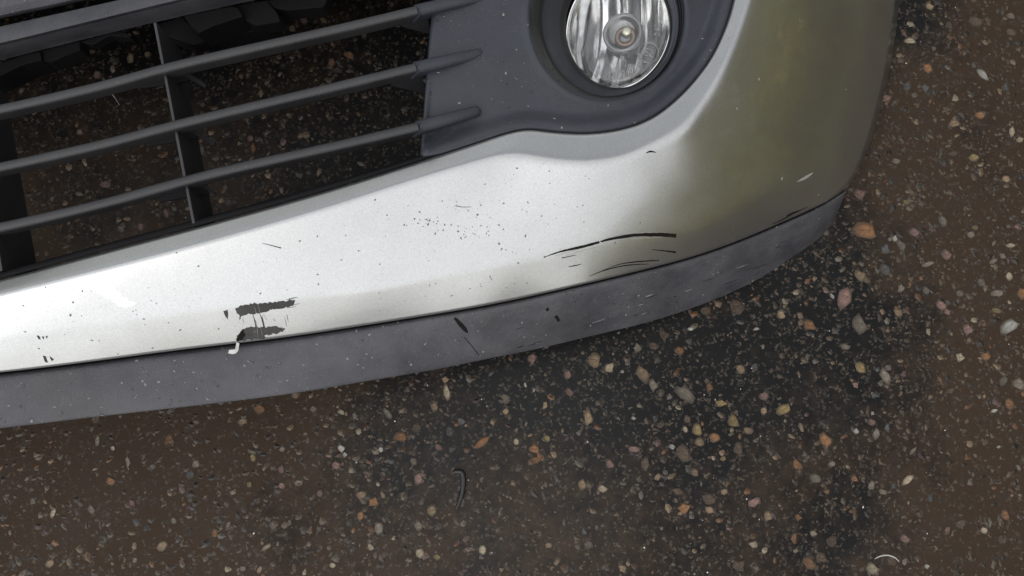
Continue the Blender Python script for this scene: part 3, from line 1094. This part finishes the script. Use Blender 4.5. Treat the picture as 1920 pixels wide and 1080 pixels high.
# big paint chip on the lower edge
ch = patch('paint_chip', skin, [(442, 578), (458, 572), (470, 569), (500, 569), (530, 565), (552, 563), (549, 574), (520, 578), (497, 584), (484, 588), (468, 589), (455, 591), (450, 598)], M['bare'], wob=2.0)
ch['label'] = 'dark chip where the silver paint has peeled'
patch('paint_chip', skin, [(457, 616), (478, 613), (495, 614), (515, 611), (536, 618), (520, 625), (496, 629), (497, 634), (455, 638), (448, 634), (445, 630)], M['bare'], wob=1.8)
patch('paint_chip', skin, [(442, 636), (450, 624), (456, 617), (460, 628), (452, 638), (444, 640)], M['scratch'], 0.0006, wob=.6)
patch('paint_chip', skin, [(419, 584), (427, 581), (428, 590), (427, 599), (424, 595)], M['bare'], wob=.5)
for a, b in (((474, 590), (480, 616)), ((487, 588), (495, 616)), ((491, 592), (497, 628)), ((478, 570), (484, 588)), ((470, 572), (474, 590))):
    ribbon('scratch', skin, [a, ((a[0] + b[0]) / 2 + 1, (a[1] + b[1]) / 2), b], [1, 2, 1.2], M['bare'])
for a, b in (((479, 600), (484, 634)), ((488, 612), (492, 632)), ((476, 572), (480, 590)), ((482, 568), (488, 588))):
    ribbon('scratch', skin, [a, ((a[0] + b[0]) / 2 + 1, (a[1] + b[1]) / 2), b], [0.4, 0.9, 0.4], M['scuffg'], 0.0007)
for q in ([(69, 629), (74, 630), (76, 637), (72, 635)], [(79, 631), (83, 631), (82, 637)], [(85, 631), (90, 630), (88, 635)],
          [(80, 667), (86, 668), (90, 680), (85, 679)], [(93, 668), (101, 674), (97, 677)]):
    patch('paint_chip', skin, q, M['bare'], wob=.5)
# a highlight on the silver face, painted as a bright patch
patch('glint_patch', skin, [(172, 534), (186, 530), (206, 531), (218, 543), (234, 556), (254, 571), (240, 576), (222, 574), (205, 560), (185, 548)], M['glint'], 0.0002, wob=2.2)
# hanging paint flake over the lip
fl = []
for (x, y, z) in ((444, 642, .010), (449, 644, .012), (446, 652, .011), (441, 655, .013), (447, 657, .012), (430, 656, .010), (428, 662, .009), (436, 664, .010), (443, 662, .012)):
    h = cast(lip, x, y + 8) or cast(skin, x, y)
    d = ray(x, y)
    fl.append(P(x, y, h[0].z + 0.006 + z * 0.2))
o = mesh_obj('paint_flake', fl, [(0, 1, 2), (2, 1, 4), (0, 2, 3), (3, 2, 4), (3, 4, 8), (3, 8, 7), (5, 3, 7), (5, 7, 6)], M['flake'], skin, smooth=False)
solid(o, 0.0006)
# marks on the lip
ribbon('scuff', lip, [(852, 596), (862, 606), (872, 618), (877, 624)], [5, 8, 7, 2], M['scratch'])
ribbon('scuff', lip, [(870, 632), (884, 648), (899, 667)], [1.4, 1.6, 1.2], M['black'])
ribbon('scuff', lip, [(1024, 582), (1029, 578)], [6, 5], M['scratch'])
ribbon('scuff', lip, [(1042, 592), (1048, 602)], [7, 6], M['scratch'])

# feathered scoring round the chip, haze along the long scratch, kerb marks on the lip
rw = random.Random(21)
for _ in range(16):
    x = rw.uniform(446, 545); y = rw.choice((rw.uniform(586, 600), rw.uniform(604, 618)))
    l = rw.uniform(4, 13)
    ribbon('scratch', skin, [(x, y), (x + 1.2, y + l * .5), (x + 2.4, y + l)], [0.3, rw.uniform(.6, 1.3), 0.3], M['bare'])
for _ in range(7):
    x = rw.uniform(500, 556); y = 566 - (x - 500) * .08 + rw.uniform(-4, 16)
    ribbon('scratch', skin, [(x, y), (x + 8, y - 1), (x + rw.uniform(14, 24), y - 2.5)], [0.3, 0.8, 0.3], M['bare'])
for k, (dy, x0, x1) in enumerate(((-5, 1150, 1262), (5, 1160, 1250), (9, 1060, 1130), (4, 1040, 1100))):
    def arc_y(x): return 482 - 42 * math.sin(min((x - 1021) / 215.0, 1) * math.pi / 2) + dy
    xs_ = [lerp(x0, x1, q / 4) for q in range(5)]
    ribbon('scratch', skin, [(x, arc_y(x)) for x in xs_], [0.3, 0.9, 1.1, 0.8, 0.3], M['scuffg'])
for _ in range(18):
    x = rw.uniform(930, 1480)
    yb = 665 - (x - 930) * .27 if x < 1300 else 565 - (x - 1300) * .55
    y = yb - rw.uniform(2, 46) * rw.random()
    l = rw.uniform(6, 34)
    ribbon('scuff', lip, [(x, y), (x + l * .5, y - l * .15), (x + l, y - l * .34)], [0.3, rw.uniform(.6, 1.6), 0.3], M[rw.choice(('silt', 'scuffg', 'black', 'scratch'))])
# specks of dirt and rain drops: far too many to count, one part each
def blobs(name, target, spots, mat, hfac, n=6, jitter=0.25):
    vs_, fs_ = [], []
    for (x, y, r) in spots:
        h = cast(target, x, y)
        if h is None: continue
        loc, nrm = h
        t = nrm.orthogonal().normalized(); b = nrm.cross(t)
        rm = r / 2.2 * 0.001
        base = len(vs_)
        st = random.uniform(0.7, 1.5); ph = random.uniform(0, 3.14)
        for ring, hh in ((1.0, -0.05), (0.72, 0.62)):
            for k in range(n):
                a = 2 * math.pi * k / n
                rj = rm * ring * (1 + random.uniform(-jitter, jitter))
                x_, y_ = rj * math.cos(a) * st, rj * math.sin(a) / st
                xx = x_ * math.cos(ph) - y_ * math.sin(ph); yy = x_ * math.sin(ph) + y_ * math.cos(ph)
                vs_.append(loc + t * xx + b * yy + nrm * (rm * hfac * hh))
        vs_.append(loc + nrm * rm * hfac)
        for k in range(n):
            k2 = (k + 1) % n
            fs_.append((base + k, base + k2, base + n + k2, base + n + k))
            fs_.append((base + n + k, base + n + k2, base + 2 * n))
    o = mesh_obj(name, vs_, fs_, mat, target)
    o['kind'] = 'stuff'
    return o

rs = random.Random(11)
sp = []
def cluster(cx, cy, sx, sy, n, rmin, rmax):
    for _ in range(n):
        sp.append((rs.gauss(cx, sx), rs.gauss(cy, sy), rmin + (rmax - rmin) * rs.random() ** 3))
cluster(920, 420, 85, 48, 85, .7, 2.6)
cluster(800, 450, 95, 50, 55, .6, 2.2)
cluster(1000, 380, 60, 40, 36, .6, 2.2)
cluster(808, 415, 9, 7, 26, .6, 2.4)
cluster(880, 436, 16, 9, 30, .6, 1.8)
cluster(880, 535, 60, 9, 14, .8, 2.6)
cluster(400, 590, 260, 70, 90, .6, 2.0)
cluster(170, 580, 120, 40, 40, .6, 2.2)
cluster(1400, 250, 120, 140, 16, .6, 1.6)
sp += [(132, 591, 2.6), (562, 452, 2.0), (595, 443, 1.6), (597, 533, 1.8), (338, 619, 2.4), (85, 539, 1.6), (1021, 482, 3.0), (331, 474, 1.6), (372, 499, 2)]
def in_skin(x, y):
    h = cast(skin, x, y); hl = cast(lip, x, y); hs = cast(surround, x, y)
    return h and not (hl and hl[0].z > h[0].z) and not (hs and hs[0].z > h[0].z)
dirt = blobs('dirt_specks', skin, [s for s in sp if in_skin(s[0], s[1])], M['grime'], 0.35)
# drops on the wing, their brightness put into a pale opaque colour
sp = []
for _ in range(26): sp.append((rs.uniform(1300, 1640), rs.uniform(0, 440), 0.8 + 2.2 * rs.random() ** 4))
blobs('drop_specks', skin, [s for s in sp if in_skin(s[0], s[1])], M['silt'], 0.4, 8, 0.2)
sp = [(rs.uniform(800, 1340), rs.uniform(0, 300), 1.0 + 2.8 * rs.random() ** 4) for _ in range(240)]
sp += [(953, 201, 3), (1013, 46, 4), (827, 246, 2.6), (820, 38, 3), (950, 157, 2.4), (1172, 192, 3.4), (1210, 180, 3), (1145, 214, 2.4), (1264, 134, 3), (889, 36, 2.4)]
blobs('rain_drops', surround, sp, M['water'], 0.75, 8, 0.05)
sp = [(rs.uniform(0, 1560), rs.uniform(400, 800), 0.8 + 2.6 * rs.random() ** 4) for _ in range(900)]
sp += [(rs.uniform(1050, 1450), rs.uniform(500, 640), 0.8 + 3.0 * rs.random() ** 3) for _ in range(160)]
blobs('rain_drops', lip, [s for s in sp if cast(lip, s[0], s[1]) and not in_skin(s[0], s[1])], M['water'], 0.6, 7, 0.1)
def sub(n, x0, x1, y0, y1, a, b, e): return [(rs.uniform(x0, x1), rs.uniform(y0, y1), a + b * rs.random() ** e) for _ in range(n)]
blobs('drop_specks', lip, [s for s in sub(1200, 0, 1580, 380, 800, .6, 2.2, 5) if cast(lip, s[0], s[1]) and not in_skin(s[0], s[1])], M['silt'], 0.4, 6, 0.3)  # bright drops on the lip, painted as pale opaque specks
blobs('drop_specks', surround, sub(220, 800, 1370, 0, 300, .6, 2.0, 5), M['silt'], 0.4, 6, 0.3)
ang_ = [rs.uniform(0, 6.283) for _ in range(70)]
blobs('rain_drops', rim, [(CL.x + 125 * math.cos(a) * rs.uniform(.85, 1.1), CL.y + 138 * math.sin(a) * rs.uniform(.85, 1.08), 1 + 2.6 * rs.random() ** 3) for a in ang_], M['water'], 0.75, 8, 0.05)

# ------------------------------------------------------------------ stones set in the asphalt
PAL = {
 'o': (0.31, 0.150, 0.065), 't': (0.36, 0.25, 0.15), 'c': (0.50, 0.41, 0.28), 'w': (0.55, 0.52, 0.46),
 'g': (0.12, 0.12, 0.12), 'p': (0.30, 0.18, 0.15), 'b': (0.13, 0.085, 0.055), 'y': (0.31, 0.225, 0.095), 'l': (0.24, 0.20, 0.155)}
def stone_mesh(seed, rough):
    r = random.Random(seed)
    n = 9
    vs_, fs_ = [], []
    ph = r.uniform(0, 6.28)
    rad = [1 + rough * r.uniform(-1, 1) for _ in range(n)]
    an = [(k + r.uniform(-.38, .38)) / n for k in range(n)]
    for ring, z in ((1.04, -0.10), (0.92, 0.10), (0.55, 0.20)):
        for k in range(n):
            a = ph + 2 * math.pi * an[k]
            q = rad[k] * ring * (1 + 0.08 * r.uniform(-1, 1))
            vs_.append((q * math.cos(a), q * math.sin(a), z + 0.04 * r.uniform(-1, 1)))
    vs_.append((0.05, 0.02, 0.22))
    for rr_ in range(2):
        for k in range(n):
            k2 = (k + 1) % n
            fs_.append((rr_ * n + k, rr_ * n + k2, (rr_ + 1) * n + k2, (rr_ + 1) * n + k))
    for k in range(n):
        fs_.append((2 * n + k, 2 * n + (k + 1) % n, 3 * n))
    me = bpy.data.meshes.new('stone')
    me.from_pydata(vs_, [], fs_); me.update()
    me.materials.append(M['stone'])
    return me
SM = [stone_mesh(s, 0.22 + 0.22 * (s % 4) / 3) for s in range(14)]
rg = random.Random(5)
placed = []
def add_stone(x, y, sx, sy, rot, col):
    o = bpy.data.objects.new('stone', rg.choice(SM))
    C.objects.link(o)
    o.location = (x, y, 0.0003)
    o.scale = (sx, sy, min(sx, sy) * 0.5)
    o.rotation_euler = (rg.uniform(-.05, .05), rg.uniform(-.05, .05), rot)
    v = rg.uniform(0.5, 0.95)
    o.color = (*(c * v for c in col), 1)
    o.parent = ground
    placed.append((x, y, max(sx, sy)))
# stones read off the photograph: pixel, size in pixels (long, short), turn in degrees, colour
STONES = [
 (1623,433,52,36,0,'o'),(1583,558,30,48,15,'p'),(1612,608,30,38,0,'l'),(1518,610,28,22,20,'o'),(1613,690,26,22,60,'y'),(1548,826,24,34,0,'o'),(1470,768,34,22,0,'y'),
 (1375,790,22,34,5,'y'),(1115,676,28,32,0,'t'),(1205,700,26,36,0,'t'),(1225,722,18,26,0,'l'),(1285,738,24,44,-25,'l'),(1308,806,20,26,0,'y'),(1282,850,34,26,30,'b'),
 (1103,784,18,34,8,'t'),(1002,842,22,22,0,'o'),(903,830,42,14,-35,'o'),(752,819,28,20,15,'o'),(810,957,22,22,0,'t'),(677,928,22,18,0,'t'),(838,735,14,34,5,'c'),
 (835,712,18,16,0,'t'),(815,762,16,20,0,'t'),(1512,1000,0,0,0,'o'),(1413,942,28,18,-15,'p'),(1283,953,32,24,0,'o'),(1518,1056,30,22,20,'o'),(1636,1066,26,24,0,'c'),
 (1540,1046,26,20,0,'b'),(1885,966,18,22,0,'o'),(1702,900,16,30,30,'c'),(1800,670,22,22,0,'c'),(1848,668,20,18,0,'o'),(1893,612,44,26,-50,'w'),(1918,550,24,26,0,'o'),
 (1868,582,22,12,0,'y'),(1880,480,16,14,0,'l'),(1775,478,22,24,0,'p'),(1768,414,16,24,0,'l'),(1715,436,22,20,-20,'p'),(1765,572,20,22,0,'p'),(1776,585,18,14,30,'p'),
 (1815,618,22,24,0,'p'),(1612,364,24,26,-30,'p'),(1706,77,24,16,-25,'c'),(1739,128,18,24,0,'o'),(1843,140,32,16,20,'w'),(1789,232,24,20,0,'t'),(1838,216,24,16,0,'o'),
 (1826,295,24,16,10,'y'),(1897,247,12,24,0,'c'),(1912,262,18,12,0,'c'),(1660,184,26,18,-20,'p'),(1680,302,18,14,-20,'l'),(1743,12,16,16,0,'t'),(1787,288,26,10,20,'b'),
 (1613,517,22,26,-20,'t'),(1465,590,18,20,0,'t'),(1380,575,30,34,0,'b'),(1322,582,22,18,0,'b'),(1245,628,18,26,0,'b'),(1274,657,20,18,0,'o'),(998,672,18,22,0,'p'),
 (1225,648,20,16,0,'b'),(1330,726,14,20,0,'o'),(1388,692,18,22,0,'t'),(1352,756,30,16,0,'y'),(1340,820,22,20,0,'o'),(1432,770,14,16,0,'t'),(1385,842,18,26,0,'b'),
 (1065,702,16,18,0,'p'),(1022,760,12,20,0,'t'),(1092,908,18,22,0,'t'),(1130,916,20,16,0,'c'),(1068,735,16,18,0,'p'),(1188,842,26,14,-10,'p'),(1144,870,16,20,0,'p'),
 (1210,870,20,26,0,'b'),(1026,822,16,12,0,'y'),(1005,862,26,14,-25,'o'),(968,828,12,14,0,'c'),(640,841,14,18,-20,'w'),(647,852,10,10,0,'w'),(714,843,10,12,0,'w'),
 (710,990,18,28,15,'l'),(695,1026,12,20,-35,'c'),(676,967,14,20,0,'o'),(785,985,18,20,0,'l'),(787,1037,18,22,0,'c'),(820,1044,16,12,0,'y'),(905,1031,16,20,0,'c'),
 (867,939,12,12,0,'l'),(630,872,18,18,0,'p'),(624,1060,14,12,0,'c'),(487,766,24,20,0,'o'),(455,790,18,14,0,'t'),(318,824,20,24,10,'o'),(208,902,18,18,0,'o'),
 (403,1000,12,20,0,'o'),(468,908,12,12,0,'y'),(100,962,12,20,10,'c'),(474,858,12,18,0,'y'),(183,826,10,24,-5,'l'),(326,976,12,14,0,'l'),(428,984,10,16,0,'l'),
 (172,955,14,20,0,'l'),(62,940,12,16,0,'l'),(240,866,12,28,0,'l'),(368,870,16,18,-20,'l'),(212,840,10,10,0,'w'),(455,1066,14,12,0,'l'),(253,1050,10,12,0,'l'),
 (500,1026,24,10,-20,'c'),(512,985,14,18,0,'l'),(543,980,12,16,0,'l'),(528,880,14,16,0,'p'),(560,905,18,12,0,'l'),(600,925,16,14,0,'p'),(665,780,12,18,0,'l'),
 (727,775,12,28,-15,'l'),(640,773,16,12,0,'c'),(553,741,16,14,0,'t'),(865,790,14,20,-20,'g'),(843,808,16,22,0,'g'),(775,865,14,18,0,'l'),(785,897,18,24,0,'p'),
 (1260,838,14,12,20,'w'),(985,722,5,12,-25,'w'),(1001,732,5,10,20,'w'),(1188,784,10,8,0,'w'),(1167,697,8,8,0,'w'),(1295,617,14,8,-30,'w'),(1418,617,14,8,-20,'w'),
 (1864,770,16,8,-20,'w'),(1872,838,10,6,0,'w'),(1605,808,14,12,0,'w'),(1636,775,10,10,0,'w'),(1712,845,22,8,-60,'l'),(1635,792,16,16,0,'p'),(1738,1062,12,10,0,'w'),
 (1602,898,14,16,0,'o'),(1560,870,16,12,0,'l'),(1655,922,18,12,0,'l'),(1697,1010,20,18,0,'p'),(1845,994,16,14,0,'c'),(1880,1012,18,20,0,'b'),(1560,1015,26,20,0,'b'),
 (1525,1000,16,12,0,'c'),(1440,968,18,22,0,'t'),(1330,935,30,20,0,'b'),(1330,956,20,14,0,'t'),(1497,970,14,14,0,'o'),(1285,805,10,14,0,'c'),(1303,886,18,16,0,'t'),
 (655,104,22,18,0,'o'),(622,118,12,18,0,'o'),(633,132,16,14,0,'b'),(548,54,12,16,0,'y'),(570,38,14,18,0,'p'),(405,86,14,16,0,'p'),(372,88,12,18,0,'g'),(245,110,14,24,0,'t'),
 (276,102,12,14,0,'y'),(182,140,14,18,0,'p'),(475,277,10,20,0,'o'),(470,260,14,12,0,'p'),(312,400,12,20,0,'p'),(264,425,12,18,0,'p'),(378,282,14,20,0,'g'),(228,430,12,18,0,'g'),
 (150,248,12,12,0,'p'),(500,156,10,10,0,'l'),(683,66,12,14,0,'g'),(655,104,10,10,0,'o'),(423,352,10,12,0,'l'),(175,430,8,8,0,'l'),(518,203,14,8,20,'l'),(620,222,14,10,0,'g'),
 (1830,40,26,20,10,'b'),(1895,60,22,16,0,'b'),(1895,30,18,16,0,'l'),(1780,48,14,16,0,'b'),(1885,165,14,14,0,'g'),(1700,162,16,20,0,'g'),(1735,165,18,20,0,'g'),(1910,720,26,30,0,'l'),
 (1882,714,24,16,-30,'l'),(1660,705,20,34,-20,'l'),(1665,690,16,14,0,'l'),(1737,545,14,18,0,'l'),(1870,550,30,16,0,'l'),(1690,460,16,28,-35,'l'),(1678,447,12,14,0,'w'),(1740,495,30,10,-40,'l'),
 (1840,530,18,20,0,'l'),(1895,460,22,10,0,'c'),(1862,490,20,10,-20,'l'),(1820,440,16,16,0,'l'),(1660,505,20,26,0,'g'),(1690,540,16,18,0,'l'),(1560,555,8,14,0,'w'),(1585,650,18,12,0,'l')]
for (px, py, a, b, deg, c) in STONES:
    if a == 0: continue
    p = P(px, py, 0)
    k = (P(px + 1, py, 0) - p).length
    add_stone(p.x, p.y, a * k * 0.46, b * k * 0.46, -math.radians(deg + rg.uniform(-25, 25)), PAL[c])
# more of them between
def free(x, y, r):
    return all((x - a) ** 2 + (y - b) ** 2 > (r + c * 0.9) ** 2 for a, b, c in placed)
tries = 0
while len(placed) < 296 and tries < 6000:
    tries += 1
    p = P(rg.uniform(-40, 1960), rg.uniform(330, 1110), 0)
    r = rg.uniform(0.0035, 0.0065)
    if not free(p.x, p.y, r): continue
    add_stone(p.x, p.y, r, r * rg.uniform(.6, 1), rg.uniform(0, 3.14), PAL[rg.choice('ttbbblloppgcyo')])
# the small grit: one part
vs_, fs_, cols = [], [], []
def grit(x, y, r, col):
    n = rg.choice((5, 6, 6, 7))
    base = len(vs_)
    ph = rg.uniform(0, 6.28); st = rg.uniform(0.75, 1.4); rot = rg.uniform(0, 3.14)
    h = r * rg.uniform(0.12, 0.32)
    for k in range(n):
        a = ph + 2 * math.pi * k / n
        q = r * rg.uniform(0.55, 1.2)
        xx, yy = q * math.cos(a) * st, q * math.sin(a) / st
        vs_.append((x + xx * math.cos(rot) - yy * math.sin(rot), y + xx * math.sin(rot) + yy * math.cos(rot), -0.0003))
    vs_.append((x + rg.uniform(-.2, .2) * r, y + rg.uniform(-.2, .2) * r, h))
    for k in range(n):
        fs_.append((base + k, base + (k + 1) % n, base + n))
    cols.extend([col] * (n + 1))
keys = 'bbbbbbbbbttttttllgooopcl'
for _ in range(45000):
    x = rg.uniform(-0.85, 0.85); y = rg.uniform(-0.50, 0.62)
    d = mnoise.noise(Vector((x * 2.2 + 4, y * 2.2, 0))) + 0.35 * max(0, x - .25) + 0.25 * max(0, -x - .1)
    d += 0.7 * mnoise.noise(Vector((x * 9 - 3, y * 9, 2))) + 0.5 * mnoise.noise(Vector((x * 31, y * 31, 7)))
    if rg.random() > 0.50 + 0.6 * d: continue
    r = 0.0010 + 0.0046 * rg.random() ** 2.5
    c = PAL[rg.choice(keys)]
    v = 0.14 + 0.38 * rg.random() ** 2.0
    grit(x, y, r, (c[0] * v, c[1] * v, c[2] * v, 1))
for _ in range(260):   # bright chips
    x = rg.uniform(-0.8, 0.8); y = rg.uniform(-0.45, 0.6)
    grit(x, y, rg.uniform(0.0008, 0.0018), (0.75, 0.74, 0.70, 1))
go = mesh_obj('small_grit', vs_, fs_, M['grit'], ground, smooth=False)
ca = go.data.color_attributes.new('tint', 'FLOAT_COLOR', 'POINT')
ca.data.foreach_set('color', [c for q in cols for c in q])
go['kind'] = 'stuff'

# ------------------------------------------------------------------ small litter
def wire(name, pix, z, r, mat, label, cat, flat_=1.0, group=None, rads=None):
    pts = spline([tuple(map(float, q)) for q in pix], 6)
    path = [P(x, y, z) for x, y in pts]
    vs2, fs2 = [], []
    n = 8
    for i, p in enumerate(path):
        t = (path[min(i + 1, len(path) - 1)] - path[max(i - 1, 0)]).normalized()
        s = Vector((0, 0, 1)).cross(t).normalized()
        q = i / (len(path) - 1)
        rr_ = r * (math.sin(math.pi * (0.06 + 0.88 * q)) ** 0.5) if rads is None else r * lerp(rads[0], rads[1], q)
        for k in range(n):
            a = 2 * math.pi * k / n
            vs2.append(p + s * (rr_ * math.cos(a)) + Vector((0, 0, rr_ * flat_ * math.sin(a))))
    for i in range(len(path) - 1):
        for k in range(n):
            k2 = (k + 1) % n
            fs2.append((i * n + k, i * n + k2, (i + 1) * n + k2, (i + 1) * n + k))
    fs2.append(tuple(range(n))); fs2.append(tuple((len(path) - 1) * n + k for k in range(n)))
    o = mesh_obj(name, vs2, fs2, mat)
    fix_normals(o)
    o['label'] = label; o['category'] = cat
    return o
wire('plastic_scrap', [(848, 886), (856, 884), (866, 886), (869, 900), (867, 922), (862, 940), (856, 954)], 0.0026, 0.0028, M['rubber'], 'curved black plastic scrap lying on bare asphalt', 'scrap', 0.8)
wire('wire_strand', [(1640, 1048), (1650, 1043), (1664, 1041), (1677, 1045), (1686, 1053)], 0.0009, 0.0008, M['hair'], 'thin pale curved strand beside a cream stone', 'strand', 1.0)
wire('hair_strand', [(200, 168), (208, 174), (216, 184), (224, 197)], 0.0009, 0.0006, M['hair'], 'short pale hair seen through the grille', 'hair', 1.0)

# ------------------------------------------------------------------ the hedge mirrored in the wing
hedge = bpy.data.objects.new('hedge', None); C.objects.link(hedge)
hedge.location = (2.6, -0.4, 0)
hedge['label'] = 'dense green hedge mirrored in the silver corner of the bumper'
hedge['category'] = 'hedge'
rh = random.Random(3)
def hedge_pt():
    u = rh.random()
    L_, D_, H_ = 7.0, 0.9, 1.65
    if u < .5: q = Vector((-D_ / 2, rh.uniform(-L_ / 2, L_ / 2), rh.uniform(0.02, H_)))
    elif u < .62: q = Vector((D_ / 2, rh.uniform(-L_ / 2, L_ / 2), rh.uniform(0.02, H_)))
    elif u < .8: q = Vector((rh.uniform(-D_ / 2, D_ / 2), rh.uniform(-L_ / 2, L_ / 2), H_))
    else: q = Vector((rh.uniform(-D_ / 2, D_ / 2), rh.uniform(-L_ / 2, L_ / 2), rh.uniform(.1, H_)))
    w = mnoise.noise(Vector((q.y * 1.6, q.z * 1.6, 0))) * 0.18
    q.x -= w; q.z = max(0.03, q.z + mnoise.noise(Vector((q.y * 2.3, 5, q.x))) * 0.2 + rh.gauss(0, .04)); q.x += rh.gauss(0, .07)
    return q
for nm, mt, cnt in (('foliage', M['leaf'], 19000), ('foliage', M['leaf2'], 17000)):
    vs2, fs2 = [], []
    for _ in range(cnt):
        q = hedge_pt()
        a = Vector((rh.gauss(0, 1), rh.gauss(0, 1), rh.gauss(0, 1))).normalized(); b = a.orthogonal().normalized()
        l = rh.uniform(.03, .06); k = len(vs2)
        vs2 += [q - a * l, q + b * l * .45, q + a * l, q - b * l * .45]
        fs2.append((k, k + 1, k + 2, k + 3))
    mesh_obj(nm, vs2, fs2, mt, hedge, smooth=False)
vs2, fs2 = [], []
for k in range(24):
    y = -3.4 + 6.8 * k / 23
    b0 = Vector((rh.uniform(-.15, .15), y, -0.02)); b1 = b0 + Vector((rh.uniform(-.2, .2), rh.uniform(-.15, .15), rh.uniform(1.6, 2.3)))
    base = len(vs2)
    for p, r in ((b0, .035), (b1, .010)):
        for j in range(6):
            a = j * math.pi / 3
            vs2.append(p + Vector((r * math.cos(a), r * math.sin(a), 0)))
    for j in range(6):
        fs2.append((base + j, base + (j + 1) % 6, base + 6 + (j + 1) % 6, base + 6 + j))
mesh_obj('stem', vs2, fs2, M['twig'], hedge)
